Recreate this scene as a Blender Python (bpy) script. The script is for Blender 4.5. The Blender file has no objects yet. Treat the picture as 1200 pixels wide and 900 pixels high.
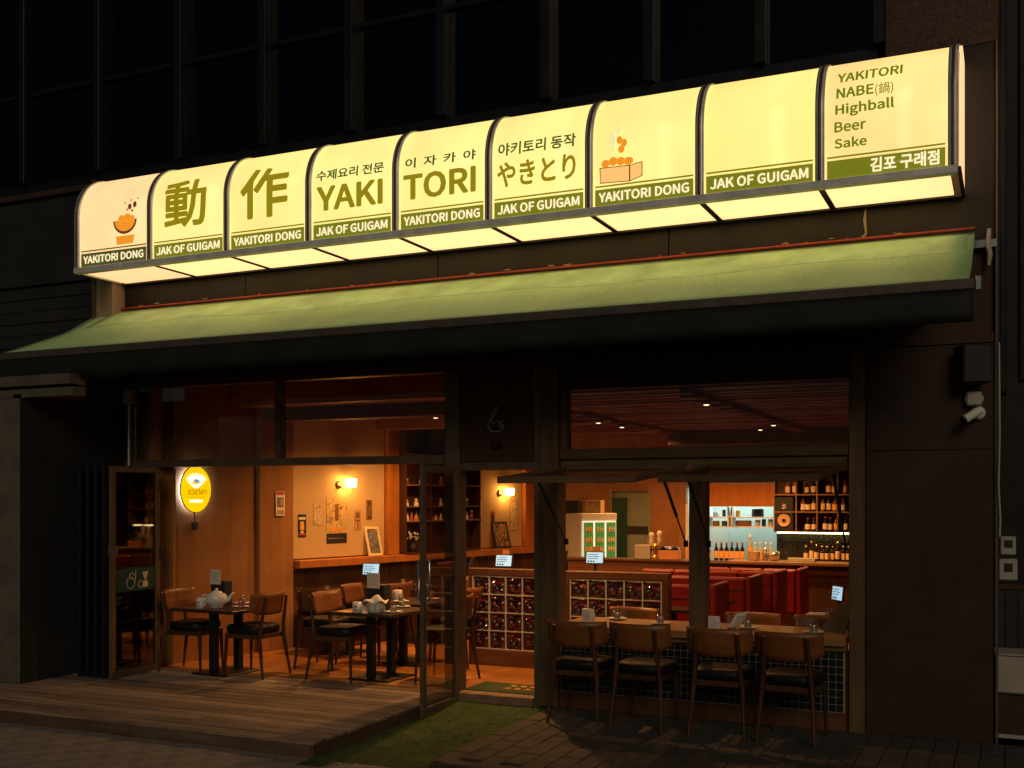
import bpy, bmesh, math, os, random
from mathutils import Vector, Matrix
random.seed(11)
R = math.radians
PI = math.pi
S = bpy.context.scene
C = S.collection

# ------------------------------------------------------------------ camera
TH = math.atan(585 / 1281.0)
cam_d = bpy.data.cameras.new('camera')
cam = bpy.data.objects.new('camera', cam_d); C.objects.link(cam)
cam.location = (0, -8.5, 1.75)
cam.rotation_euler = (R(90), 0, TH)
cam_d.sensor_width = 36.0
cam_d.lens = 1281 * 36 / 1200.0
cam_d.shift_y = 134 / 1200.0
cam_d.clip_end = 500
S.camera = cam

# ------------------------------------------------------------------ night sky, faint street light
w = bpy.data.worlds.new('World'); S.world = w; w.use_nodes = True
nt = w.node_tree; nt.nodes.clear()
sky = nt.nodes.new('ShaderNodeTexSky'); sky.sky_type = 'NISHITA'; sky.sun_disc = False
SUN_EL, SUN_AZ = R(26), R(152)
sky.sun_elevation = SUN_EL; sky.sun_rotation = SUN_AZ
bg = nt.nodes.new('ShaderNodeBackground'); bg.inputs['Strength'].default_value = 0.007
wo = nt.nodes.new('ShaderNodeOutputWorld')
nt.links.new(sky.outputs[0], bg.inputs[0]); nt.links.new(bg.outputs[0], wo.inputs[0])
sd = bpy.data.lights.new('sun', 'SUN'); sd.energy = 0.50; sd.angle = R(24); sd.color = (1.0, 0.76, 0.50)
so = bpy.data.objects.new('sun', sd); C.objects.link(so)
so.rotation_euler = (R(90) - SUN_EL, 0, R(28))
S.view_settings.view_transform = 'Standard'; S.view_settings.look = 'None'
S.view_settings.exposure = 0.0; S.view_settings.gamma = 1.0
S.render.engine = 'CYCLES'
S.cycles.use_denoising = True
S.cycles.max_bounces = 6; S.cycles.diffuse_bounces = 3; S.cycles.glossy_bounces = 3
S.cycles.transmission_bounces = 4; S.cycles.transparent_max_bounces = 12
S.cycles.sample_clamp_indirect = 3.0
S.cycles.caustics_reflective = False; S.cycles.caustics_refractive = False

# ------------------------------------------------------------------ materials
MATS = {}
def nodes(name):
    m = bpy.data.materials.new(name); m.use_nodes = True
    t = m.node_tree; t.nodes.clear()
    o = t.nodes.new('ShaderNodeOutputMaterial')
    b = t.nodes.new('ShaderNodeBsdfPrincipled'); t.links.new(b.outputs[0], o.inputs[0])
    MATS[name] = m
    return m, t, b, o
def coords(t, scale=(1, 1, 1), kind='Object'):
    tc = t.nodes.new('ShaderNodeTexCoord'); mp = t.nodes.new('ShaderNodeMapping')
    mp.inputs['Scale'].default_value = scale
    t.links.new(tc.outputs[kind], mp.inputs[0]); return mp.outputs[0]
def ramp(t, fac, a, b, p0=.3, p1=.7):
    r = t.nodes.new('ShaderNodeValToRGB'); e = r.color_ramp.elements
    e[0].position = p0; e[0].color = (*a, 1); e[1].position = p1; e[1].color = (*b, 1)
    t.links.new(fac, r.inputs[0]); return r.outputs[0]
def bump(t, b, h, s=.3, d=.01):
    n = t.nodes.new('ShaderNodeBump'); n.inputs['Strength'].default_value = s; n.inputs['Distance'].default_value = d
    t.links.new(h, n.inputs['Height']); t.links.new(n.outputs[0], b.inputs['Normal'])
def noise(t, v, scale=5, detail=4, rough=.6):
    n = t.nodes.new('ShaderNodeTexNoise'); n.inputs['Scale'].default_value = scale
    n.inputs['Detail'].default_value = detail; n.inputs['Roughness'].default_value = rough
    t.links.new(v, n.inputs['Vector']); return n.outputs[0]
def mix(t, fac, a, b):
    x = t.nodes.new('ShaderNodeMix'); x.data_type = 'RGBA'; x.blend_type = 'MULTIPLY'
    x.inputs[0].default_value = fac
    t.links.new(a, x.inputs[6]); t.links.new(b, x.inputs[7]); return x.outputs[2]
def plain(name, col, rough=.5, metal=0., var=.25, scale=6, bmp=.0, spec=.5, coat=0.):
    m, t, b, o = nodes(name)
    v = coords(t); n = noise(t, v, scale)
    lo = tuple(c * (1 - var) for c in col); hi = tuple(min(1, c * (1 + var)) for c in col)
    t.links.new(ramp(t, n, lo, hi), b.inputs['Base Color'])
    rr = t.nodes.new('ShaderNodeMapRange'); rr.inputs[3].default_value = max(.02, rough - .1); rr.inputs[4].default_value = min(1, rough + .1)
    t.links.new(n, rr.inputs[0]); t.links.new(rr.outputs[0], b.inputs['Roughness'])
    b.inputs['Metallic'].default_value = metal; b.inputs['Specular IOR Level'].default_value = spec
    b.inputs['Coat Weight'].default_value = coat
    if bmp: bump(t, b, noise(t, v, scale * 8), bmp, .004)
    return m
def wood(name, a, b_, axis=2, rough=.45, grain=26, rnd=.25, bmp=.15, spec=.4):
    m, t, b, o = nodes(name)
    sc = [grain] * 3; sc[axis] = grain * .06
    v = coords(t, tuple(sc))
    oi = t.nodes.new('ShaderNodeObjectInfo')
    ad = t.nodes.new('ShaderNodeVectorMath'); ad.operation = 'ADD'
    ml = t.nodes.new('ShaderNodeVectorMath'); ml.operation = 'SCALE'; ml.inputs[3].default_value = 37.
    cb = t.nodes.new('ShaderNodeCombineXYZ')
    for i in range(3): t.links.new(oi.outputs['Random'], cb.inputs[i])
    t.links.new(cb.outputs[0], ml.inputs[0]); t.links.new(v, ad.inputs[0]); t.links.new(ml.outputs[0], ad.inputs[1])
    n = noise(t, ad.outputs[0], 1.0, 8, .65)
    col = ramp(t, n, a, b_, .32, .68)
    mr = t.nodes.new('ShaderNodeMapRange'); mr.inputs[3].default_value = 1 - rnd; mr.inputs[4].default_value = 1 + rnd
    t.links.new(oi.outputs['Random'], mr.inputs[0])
    x = t.nodes.new('ShaderNodeVectorMath'); x.operation = 'SCALE'
    t.links.new(col, x.inputs[0]); t.links.new(mr.outputs[0], x.inputs[3])
    big = noise(t, coords(t, (1.3, 1.3, 1.3)), 2.0, 3)
    col2 = mix(t, .6, x.outputs[0], ramp(t, big, (.6, .6, .6), (1, 1, 1)))
    t.links.new(col2, b.inputs['Base Color'])
    b.inputs['Roughness'].default_value = rough; b.inputs['Specular IOR Level'].default_value = spec
    if bmp: bump(t, b, n, bmp, .004)
    return m
def glow(name, col, st, base=None, rough=.3, var=.0, scale=3):
    m, t, b, o = nodes(name)
    b.inputs['Base Color'].default_value = (*(base or col), 1)
    b.inputs['Roughness'].default_value = rough
    b.inputs['Emission Strength'].default_value = st
    if var:
        n = noise(t, coords(t), scale, 2)
        c = ramp(t, n, tuple(x * (1 - var) for x in col), col, .3, .6)
        t.links.new(c, b.inputs['Emission Color'])
    else: b.inputs['Emission Color'].default_value = (*col, 1)
    return m
def glass(name, tint=(.9, .9, .9), gl=.08, rough=.02):
    m, t, b, o = nodes(name); t.nodes.remove(b)
    tr = t.nodes.new('ShaderNodeBsdfTransparent'); tr.inputs[0].default_value = (*tint, 1)
    g = t.nodes.new('ShaderNodeBsdfGlossy'); g.inputs['Roughness'].default_value = rough
    lw = t.nodes.new('ShaderNodeLayerWeight'); lw.inputs[0].default_value = .35
    mr = t.nodes.new('ShaderNodeMapRange'); mr.inputs[3].default_value = gl; mr.inputs[4].default_value = .4
    t.links.new(lw.outputs['Fresnel'], mr.inputs[0])
    mx = t.nodes.new('ShaderNodeMixShader')
    t.links.new(mr.outputs[0], mx.inputs[0]); t.links.new(tr.outputs[0], mx.inputs[1]); t.links.new(g.outputs[0], mx.inputs[2])
    t.links.new(mx.outputs[0], o.inputs[0]); return m

wood('frame_wood', (.10, .058, .026), (.17, .105, .05), 2, .5)
wood('frame_wood_x', (.10, .058, .026), (.17, .105, .05), 0, .5)
wood('chair_back', (.17, .058, .014), (.27, .098, .026), 0, .38, 18)
wood('chair_leg', (.055, .022, .010), (.10, .042, .02), 2, .35)
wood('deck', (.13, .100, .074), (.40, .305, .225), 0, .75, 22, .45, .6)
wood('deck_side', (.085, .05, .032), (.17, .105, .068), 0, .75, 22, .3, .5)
wood('counter_wood', (.20, .105, .042), (.33, .18, .08), 0, .35, 20)
wood('wall_wood', (.29, .122, .036), (.39, .175, .056), 2, .5, 9, .1, .05)
wood('cabinet', (.45, .15, .026), (.60, .22, .045), 2, .4, 8, .08, .05)
wood('dark_wood', (.065, .026, .013), (.115, .048, .024), 2, .45)
wood('partition_wood', (.11, .045, .02), (.19, .082, .036), 0, .45)
wood('ceil_wood', (.22, .072, .018), (.36, .125, .034), 0, .55, 26, .5)
wood('floor_wood', (.40, .15, .03), (.55, .23, .055), 0, .42, 7, .05, .05)
wood('table_top', (.035, .02, .014), (.065, .038, .026), 0, .3, 20)
plain('cortex', (.032, .0125, .006), .65, .0, .65, 2.2, .3)
plain('brown_band', (.05, .022, .013), .7, 0, .4, 2)
plain('black_metal', (.012, .012, .013), .45, .2, .2)
plain('grey_metal', (.88, .88, .90), .36, .2, .2, 9)
plain('bar_metal', (.11, .09, .075), .45, .3, .25, 9)
plain('dark_alu', (.15, .11, .075), .42, .35, .2)
plain('mullion', (.016, .018, .022), .4, .5, .2)
plain('fascia', (.012, .008, .006), .6, .0, .35, 3)
plain('leather', (.007, .007, .008), .5, 0, .3, 20, .1, .3)
plain('dark_wall', (.022, .023, .024), .6, 0, .3, 2)
plain('grey_render', (.12, .105, .085), .85, 0, .35, 2.5, .2)
plain('tan_panel', (.32, .26, .19), .7, 0, .2, 4)
plain('cream_wall', (.56, .38, .19), .8, 0, .06, 3, .05)
plain('white', (.75, .74, .70), .4, 0, .05)
plain('white_gloss', (.78, .77, .74), .18, 0, .04)
plain('paper', (.74, .70, .62), .8, 0, .08, 14)
plain('plastic_grey', (.45, .43, .39), .5, 0, .1)
plain('box_white', (.42, .39, .34), .7, 0, .12, 4)
plain('red_seat', (.22, .007, .010), .5, 0, .2, 12, .05)
plain('grout', (.62, .58, .50), .8, 0, .1, 20)
plain('tile_grout', (.30, .28, .25), .8, 0, .15, 20)
plain('tile_dark', (.012, .017, .016), .12, 0, .5, 40)
plain('bar_tile', (.025, .023, .02), .18, 0, .5, 30)
plain('carpet', (.036, .080, .014), .95, 0, .45, 9, .6)
plain('mat_green', (.03, .055, .016), .95, 0, .3, 20, .4)
plain('mat_text', (.75, .36, .07), .9, 0, .2, 30)
plain('paver', (.25, .22, .185), .85, 0, .35, 14, .5)
plain('paver_dark', (.064, .056, .048), .8, 0, .35, 14, .5)
plain('ground', (.05, .043, .036), .9, 0, .4, 5, .4)
plain('threshold', (.24, .15, .095), .7, 0, .3, 8, .2)
plain('kitchen', (.62, .72, .68), .5, 0, .05)
plain('granite', (.060, .030, .018), .35, 0, .7, 55)
plain('gold', (.70, .42, .10), .28, .8, .1)
plain('silver', (.7, .68, .63), .22, .9, .1)
plain('speaker_black', (.012, .012, .012), .6, 0, .3)
plain('speaker_cone', (.62, .36, .18), .5, 0, .1)
plain('bottle_dark', (.02, .012, .007), .08, 0, .2)
plain('bottle_amber', (.22, .075, .012), .1, 0, .2)
plain('bottle_clear', (.42, .45, .42), .08, 0, .1)
plain('label_cream', (.80, .62, .36), .6, 0, .15, 30)
plain('label_orange', (.85, .42, .06), .6, 0, .15, 30)
plain('bottle_cap', (.25, .05, .03), .4, 0, .2)
plain('red_plastic', (.5, .04, .03), .4, 0, .1)
plain('blue_plastic', (.03, .07, .22), .4, 0, .1)
plain('orange_box', (.72, .30, .09), .6, 0, .15)
plain('print_black', (.02, .02, .022), .6, 0, .1)
plain('print_brown', (.20, .09, .035), .7, 0, .3, 25)
plain('print_tan', (.42, .27, .12), .7, 0, .3, 18)
plain('print_red', (.42, .06, .03), .6, 0, .1)
plain('print_orange', (.70, .33, .06), .6, 0, .1)
plain('print_grey', (.30, .30, .30), .6, 0, .2)
plain('door_green', (.22, .26, .20), .6, 0, .1, 3)
plain('brass', (.45, .28, .10), .3, .9, .1)
plain('red_line', (.38, .05, .03), .6, 0, .3, 8)
plain('sticker_green', (.012, .06, .035), .4, 0, .1)
glass('pane', (.88, .87, .84), .012)
glass('pane_dark', (.06, .06, .07), .03)
glass('pane_door', (.84, .83, .80), .06)
glass('pane_smoke', (.62, .60, .57), .008)
glass('clear_glass', (.80, .80, .80), .22, .08)
glow('tablet_screen', (.42, .74, 1.0), .72)
glow('sconce_shade', (1.0, .46, .10), 62)
glow('oval_face', (1.0, .60, .0), 1.0)
glow('oval_halo', (.85, .93, 1.0), 9)
glow('oval_white', (1, .95, .9), 1.0)
glow('oval_blue', (.16, .28, .62), .9)
glow('oval_ink', (.28, .14, .0), .6)
glow('led_strip', (1.0, .76, .32), 16)
glow('fridge_green', (.06, .24, .045), .62, None, .2, .35, 4)
glow('fridge_frame_glow', (.9, .85, .68), .6)  # white door frames are no lamp, emission makes them look lit
glow('lens_glow', (1.0, .72, .42), 2.5)
glow('sign_ink', (.245, .190, .005), 1.0, (.2, .2, .02), .3)
glow('sign_band', (.15, .165, .008), 1.0, (.2, .2, .02), .3)
glow('sign_band_dark', (.045, .06, .012), 1.0, (.1, .1, .02), .3)
glow('sign_green', (.035, .085, .02), 1.0, (.1, .2, .02), .3)
glow('sign_menu', (.13, .165, .01), 1.0, (.1, .2, .02), .3)
glow('sign_pale', (1.0, .84, .52), 1.0, (.6, .5, .3), .3)
glow('sign_orange', (.80, .27, .02), 1.0, (.5, .2, .02), .3)
glow('sign_peach', (.95, .52, .16), 1.0, (.5, .3, .1), .3)
glow('sign_brown', (.10, .03, .008), 1.0, (.1, .05, .02), .3)
SIGN_COL = [(1.0, .60, .28), (1.0, .71, .24), (1.0, .74, .23), (1.0, .75, .235), (1.0, .75, .24), (1.0, .75, .24), (1.0, .74, .23), (1.0, .73, .21), (1.0, .66, .23)]
for i, c in enumerate(SIGN_COL): glow('sign_face_%d' % i, c, 1.18, (.7, .6, .35), .22, .13, 1.7)
glow('sign_soffit', (1.0, .575, .245), 1.55, (.7, .6, .35), .35, .05, 1.2)
glow('sign_soffit_end', (1.0, .54, .26), 1.3, (.7, .6, .35), .35, .05, 1.2)

def mat_awning():
    m, t, b, o = nodes('awning')
    v = coords(t, (1, .55, .55))
    wv = t.nodes.new('ShaderNodeTexVoronoi'); wv.inputs['Scale'].default_value = 11; wv.inputs['Randomness'].default_value = .85
    t.links.new(v, wv.inputs['Vector'])
    k1 = t.nodes.new('ShaderNodeMath'); k1.operation = 'MULTIPLY'; k1.inputs[1].default_value = 34.0
    k2 = t.nodes.new('ShaderNodeMath'); k2.operation = 'SINE'
    t.links.new(wv.outputs['Distance'], k1.inputs[0]); t.links.new(k1.outputs[0], k2.inputs[0])
    c1 = ramp(t, k2.outputs[0], (.40, .66, .32), (.48, .77, .39), .0, .5)
    n = noise(t, v, 1.2, 5)
    c2 = mix(t, .7, c1, ramp(t, n, (.72, .74, .7), (1, 1, 1), .35, .6))
    t.links.new(c2, b.inputs['Base Color']); b.inputs['Roughness'].default_value = .6
    b.inputs['Specular IOR Level'].default_value = .25
    bump(t, b, n, .25, .02)
mat_awning()
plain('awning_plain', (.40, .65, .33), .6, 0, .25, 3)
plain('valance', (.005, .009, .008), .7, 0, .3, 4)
def mat_block():
    m, t, b, o = nodes('glass_block')
    v = coords(t, (1, 1, 1)); n = noise(t, v, 16, 1)
    wv = t.nodes.new('ShaderNodeTexWave'); wv.wave_type = 'RINGS'; wv.inputs['Scale'].default_value = 4; wv.inputs['Distortion'].default_value = 8
    t.links.new(v, wv.inputs[0])
    t.links.new(ramp(t, n, (.05, .022, .018), (.16, .02, .018), .45, .55), b.inputs['Base Color'])  # red showing through from the booths behind is put into the base colour
    b.inputs['Roughness'].default_value = .08; b.inputs['Coat Weight'].default_value = 1.0
    b.inputs['Transmission Weight'].default_value = .5
    bump(t, b, wv.outputs[1], .8, .03)
mat_block()
def mat_picture(name, cols, scale):
    m, t, b, o = nodes(name)
    v = coords(t); n = t.nodes.new('ShaderNodeTexNoise'); n.inputs['Scale'].default_value = scale
    n.inputs['Detail'].default_value = 5; n.inputs['Distortion'].default_value = 1.8
    t.links.new(v, n.inputs['Vector'])
    r = t.nodes.new('ShaderNodeValToRGB'); r.color_ramp.interpolation = 'CONSTANT'
    e = r.color_ramp.elements
    while len(e) < len(cols): e.new(.5)
    for i, c in enumerate(cols): e[i].position = .30 + .42 * i / len(cols) if i else 0; e[i].color = (*c, 1)
    t.links.new(n.outputs[0], r.inputs[0]); t.links.new(r.outputs[0], b.inputs['Base Color']); b.inputs['Roughness'].default_value = .7
mat_picture('pic_scroll', [(.10, .09, .08), (.55, .36, .12), (.66, .46, .18), (.30, .22, .14), (.70, .55, .30)], 9)
mat_picture('pic_dark', [(.02, .02, .022), (.05, .04, .035), (.45, .25, .08), (.03, .03, .03), (.6, .5, .4)], 12)
mat_picture('pic_pale', [(.15, .10, .06), (.60, .46, .30), (.62, .48, .31), (.30, .22, .13)], 16)
mat_picture('pic_slate', [(.05, .06, .07), (.13, .13, .13), (.20, .18, .15), (.35, .22, .12)], 12)
mat_picture('card_print', [(.72, .68, .6), (.72, .68, .6), (.2, .2, .2), (.7, .66, .58)], 30)

# ------------------------------------------------------------------ mesh helpers
class MB:
    def __init__(s): s.v = []; s.f = []; s.sm = []
    def add(s, vs, fs, smooth=False):
        k = len(s.v); s.v += [tuple(p) for p in vs]
        for f in fs: s.f.append([i + k for i in f]); s.sm.append(smooth)
        return s
    def box(s, x0, x1, y0, y1, z0, z1):
        vs = [(x, y, z) for z in (z0, z1) for y in (y0, y1) for x in (x0, x1)]
        return s.add(vs, [(0, 2, 3, 1), (4, 5, 7, 6), (0, 1, 5, 4), (2, 6, 7, 3), (0, 4, 6, 2), (1, 3, 7, 5)])
    def hexa(s, lo, hi):   # two quads (bottom loop, top loop), ccw from above
        return s.add(list(lo) + list(hi), [(3, 2, 1, 0), (4, 5, 6, 7), (0, 1, 5, 4), (1, 2, 6, 5), (2, 3, 7, 6), (3, 0, 4, 7)])
    def tube(s, pts, r, n=8, cap=True, smooth=True):
        pts = [Vector(p) for p in pts]; rs = r if isinstance(r, (list, tuple)) else [r] * len(pts)
        vs = []; fs = []; m = len(pts)
        up = None
        for i, p in enumerate(pts):
            d = (pts[min(i + 1, m - 1)] - pts[max(i - 1, 0)]).normalized()
            if up is None: up = Vector((0, 0, 1)) if abs(d.z) < .9 else Vector((1, 0, 0))
            a = d.cross(up).normalized(); b2 = a.cross(d).normalized(); up = b2
            for k in range(n):
                an = 2 * math.pi * k / n
                vs.append(p + (a * math.cos(an) + b2 * math.sin(an)) * rs[i])
        for i in range(m - 1):
            for k in range(n):
                fs.append((i * n + k, i * n + (k + 1) % n, (i + 1) * n + (k + 1) % n, (i + 1) * n + k))
        s.add(vs, fs, smooth)
        if cap:
            s.add(vs[:n], [tuple(range(n - 1, -1, -1))]); s.add(vs[-n:], [tuple(range(n))])
        return s
    def lathe(s, prof, n=12, c=(0, 0, 0), smooth=True):
        vs = []; fs = []
        for r, z in prof:
            for k in range(n):
                a = 2 * math.pi * k / n
                vs.append((c[0] + r * math.cos(a), c[1] + r * math.sin(a), c[2] + z))
        for i in range(len(prof) - 1):
            for k in range(n):
                fs.append((i * n + k, i * n + (k + 1) % n, (i + 1) * n + (k + 1) % n, (i + 1) * n + k))
        s.add(vs, fs, smooth)
        if prof[0][0] > 0: s.add(vs[:n], [tuple(range(n - 1, -1, -1))])
        if prof[-1][0] > 0: s.add(vs[-n:], [tuple(range(n))])
        return s
    def grid(s, fn, nu, nv, smooth=True):
        vs = [fn(i / nu, j / nv) for j in range(nv + 1) for i in range(nu + 1)]
        fs = [(j * (nu + 1) + i, j * (nu + 1) + i + 1, (j + 1) * (nu + 1) + i + 1, (j + 1) * (nu + 1) + i) for j in range(nv) for i in range(nu)]
        return s.add(vs, fs, smooth)
    def slab(s, fn, nu, nv, th, smooth=True):   # curved sheet with thickness; fn -> (point, normal)
        a = [fn(i / nu, j / nv) for j in range(nv + 1) for i in range(nu + 1)]
        top = [Vector(p) for p, n in a]; bot = [Vector(p) - Vector(n) * th for p, n in a]
        w_ = nu + 1; N = len(top); fs = []
        for j in range(nv):
            for i in range(nu):
                q = (j * w_ + i, j * w_ + i + 1, (j + 1) * w_ + i + 1, (j + 1) * w_ + i)
                fs.append(q); fs.append(tuple(N + k for k in reversed(q)))
        rim = [i for i in range(w_)] + [j * w_ + nu for j in range(1, nv + 1)] + [nv * w_ + i for i in range(nu - 1, -1, -1)] + [j * w_ for j in range(nv - 1, 0, -1)]
        s.add(top + bot, fs, smooth)
        k = len(s.v) - 2 * N
        for i in range(len(rim)):
            a_, b_ = rim[i], rim[(i + 1) % len(rim)]
            s.f.append([k + a_, k + N + a_, k + N + b_, k + b_]); s.sm.append(False)
        return s
    def poly(s, pts, d):   # extruded outline in XZ plane, thickness along y: front at y, back at y+d
        n = len(pts)
        vs = [(x, y, z) for x, y, z in pts] + [(x, y + d, z) for x, y, z in pts]
        return s.add(vs, [tuple(range(n)), tuple(range(2 * n - 1, n - 1, -1))] + [(i, n + i, n + (i + 1) % n, (i + 1) % n) for i in range(n)])
    def mesh(s, name, mat, bevel=0.):
        me = bpy.data.meshes.new(name); me.from_pydata(s.v, [], s.f)
        for p, q in zip(me.polygons, s.sm): p.use_smooth = q
        bm = bmesh.new(); bm.from_mesh(me)
        bmesh.ops.recalc_face_normals(bm, faces=bm.faces)
        if bevel:
            eds = [e for e in bm.edges if len(e.link_faces) == 2 and e.calc_face_angle(0) > .6]
            bmesh.ops.bevel(bm, geom=eds, offset=bevel, segments=1, affect='EDGES', clamp_overlap=True)
        bm.to_mesh(me); bm.free()
        me.materials.append(MATS[mat]); return me
    def build(s, name, mat, parent=None, bevel=0., loc=None, rot=None):
        o = bpy.data.objects.new(name, s.mesh(name, mat, bevel)); C.objects.link(o)
        if parent: o.parent = parent
        if loc: o.location = loc
        if rot: o.rotation_euler = rot
        return o
def BX(*a): return MB().box(*a)
def tag(o, label, cat, group=None):
    o['label'] = label; o['category'] = cat
    if group: o['group'] = group
    return o
def struct(o, kind='structure', label=None): o['kind'] = kind; (label and o.__setitem__('label', label)); return o
def thing(name, label, cat, loc=(0, 0, 0), rz=0., group=None):
    o = bpy.data.objects.new(name, None); C.objects.link(o); o.empty_display_size = .1
    o.location = loc; o.rotation_euler = (0, 0, rz); return tag(o, label, cat, group)
def dup(root, label, loc, rz=0.):
    def cp(o, par):
        c = o.copy(); C.objects.link(c); c.parent = par
        for ch in list(o.children): cp(ch, c)
        return c
    c = cp(root, None); c.location = loc; c.rotation_euler = (0, 0, rz); c['label'] = label
    return c
def inst(me, name, parent, loc, rot=(0, 0, 0)):
    o = bpy.data.objects.new(name, me); C.objects.link(o); o.parent = parent; o.location = loc; o.rotation_euler = rot; return o
try:      # the sans face that ships with Blender
    FONT = bpy.data.fonts.load(os.path.join(bpy.utils.system_resource('DATAFILES'), 'fonts', 'Noto Sans CJK Regular.woff2'))
except Exception:
    FONT = None
def text_mesh(body, bold=0.):
    c = bpy.data.curves.new('t', 'FONT'); c.body = body
    if FONT: c.font = FONT
    c.resolution_u = 3
    o = bpy.data.objects.new('t', c); C.objects.link(o)
    m = bpy.data.meshes.new_from_object(o.evaluated_get(bpy.context.evaluated_depsgraph_get()))
    bpy.data.objects.remove(o); bpy.data.curves.remove(c)
    if bold:      # stroke weight as a share of the glyph height
        hs = [v.co.y for v in m.vertices]; bold *= max(hs) - min(hs)
        vs = [v.co.copy() for v in m.vertices]; fs = [tuple(p.vertices) for p in m.polygons]; V = []; F = []
        for k in range(13):
            a = 2 * PI * k / 12; d = Vector((bold * math.cos(a), bold * math.sin(a), 0)) if k < 12 else Vector((0, 0, 0))
            n0 = len(V); V += [(v + d + Vector((0, 0, k))) for v in vs]; F += [tuple(i + n0 for i in f) for f in fs]
        m = bpy.data.meshes.new('t'); m.from_pydata(V, [], F)
    return m
ORD = ['first', 'second', 'third', 'fourth', 'fifth', 'sixth', 'seventh', 'eighth', 'ninth', 'tenth', 'eleventh', 'twelfth', 'thirteenth', 'fourteenth']
FL = .06      # floor inside and deck top


# ================================================================== SETTING
g = MB().box(-60, 60, -40, 40, -.35, -.078).build('street_ground', 'ground'); struct(g)
pv = BX(-9.3, -3.45, -4.6, -2.18, -.075, -.062).build('pavement', 'ground'); struct(pv)
pm = BX(-.146, .146, -.096, .096, -.012, .012).mesh('paver', 'paver', .006)
for j in range(11):
    for i in range(19):
        x = -8.95 + i * .297 + (.148 if j % 2 else 0); y = -2.30 - j * .197
        if x < -3.4:
            inst(pm, 'paver', pv, (x, y, -.058 + random.uniform(-.004, .004)), (random.uniform(-.012, .012), random.uniform(-.012, .012), random.uniform(-.01, .01)))
pa = BX(-3.52, 1.4, -2.12, -.005, -.075, -.014).build('patio', 'ground'); struct(pa)
pm = BX(-.073, .073, -.147, .147, -.014, .014).mesh('paver', 'paver_dark', .005)
for i in range(32):
    for j in range(8):
        y = -.15 - j * .298 - (.149 if i % 2 else 0)
        if y < -1.98: continue
        inst(pm, 'paver', pa, (-3.44 + i * .151, y, -.012 + random.uniform(-.002, .002)), (random.uniform(-.008, .008), random.uniform(-.008, .008), 0))
m2 = BX(-.073, .073, -.073, .073, -.014, .014).mesh('paver', 'paver_dark', .005)
for i in range(1, 32, 2): inst(m2, 'paver', pa, (-3.44 + i * .151, -.077, -.012))
edge = BX(-.06, .06, -.3, .3, -.065, .008).mesh('edging_stone', 'paver_dark', .006)
for k in range(8): inst(edge, 'edging_stone', pa, (-3.44 + .3 + k * .603, -2.06, -.008), (0, 0, PI / 2))
# turf strip between deck and patio
cb = MB()
cb.grid(lambda u, v: (-4.40 + u * .875, -2.42 + v * 2.40, -.050 + .042 * v * v + .005 * math.sin(u * 9 + v * 17) * math.sin(v * 23)), 12, 30)
tf = cb.build('artificial_turf_strip', 'carpet'); struct(tf, 'stuff', 'green artificial turf path leading to the glass door')
def turf_blades():
    vs = []; fs = []
    for k in range(9000):
        x = random.uniform(-4.40, -3.53); y = -2.42 + 2.38 * random.random()
        a = random.uniform(0, 6.28); h = random.uniform(.002, .006); w_ = .004; zz = -.049 + .042 * ((y + 2.42) / 2.4) ** 2
        dx, dy = math.cos(a) * w_, math.sin(a) * w_; lx, ly = random.uniform(-.01, .01), random.uniform(-.01, .01)
        k0 = len(vs); vs += [(x - dx, y - dy, zz), (x + dx, y + dy, zz), (x + lx, y + ly, zz + h)]; fs.append((k0, k0 + 1, k0 + 2))
    return MB().add(vs, fs)
tb = turf_blades().build('turf_pile', 'carpet', tf); tb['kind'] = 'stuff'

# deck
dk = thing('timber_deck', 'low weathered timber deck of long boards before the open dining room', 'deck', (-4.42, -2.16, 0))
dk_base = BX(-5.9, -.02, .03, 2.13, -.07, .03).build('joist_frame', 'black_metal', dk)
bw = .1335
for j in range(16):
    y0 = .0 + j * bw; x = -.0 - (random.uniform(.9, 2.2))
    a = -.0
    if j == 0: y0 += .0
    while a > -5.9:
        b_ = max(x, -5.9)
        BX(b_ + .002, a - .002, 0, bw - .012, -.022, 0).build('deck_board', 'deck', dk, .003, (.03, y0 - (.035 if j == 0 else 0), FL + random.uniform(-.0015, .0015)))
        a = x; x -= random.uniform(1.6, 2.4)
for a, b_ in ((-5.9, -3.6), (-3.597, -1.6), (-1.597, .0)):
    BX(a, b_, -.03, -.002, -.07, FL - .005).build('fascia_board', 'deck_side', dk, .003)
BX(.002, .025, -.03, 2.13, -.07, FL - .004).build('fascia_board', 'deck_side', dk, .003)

# interior floor, ceiling, back wall
A12 = R(12); SA, CA = math.sin(A12), math.cos(A12); LROT = math.atan2(CA, SA)
fl = BX(-8.6, -.3, .063, 9.0, -.06, FL).build('interior_floor', 'floor_wood'); struct(fl)
ce = BX(-8.6, -.3, .95, 9.0, 2.74, 3.06).build('ceiling', 'ceil_wood'); struct(ce)
BX(-4.4, -.3, .16, .948, 2.74, 3.05).build('ceiling_panel', 'ceil_wood', ce)
BX(-9.0, -4.402, .155, .948, 2.97, 3.06).build('ceiling_panel', 'ceil_wood', ce)
BX(-8.35, -7.70, .122, .16, .07, 2.96).build('end_panel', 'wall_wood', ce)
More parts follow.
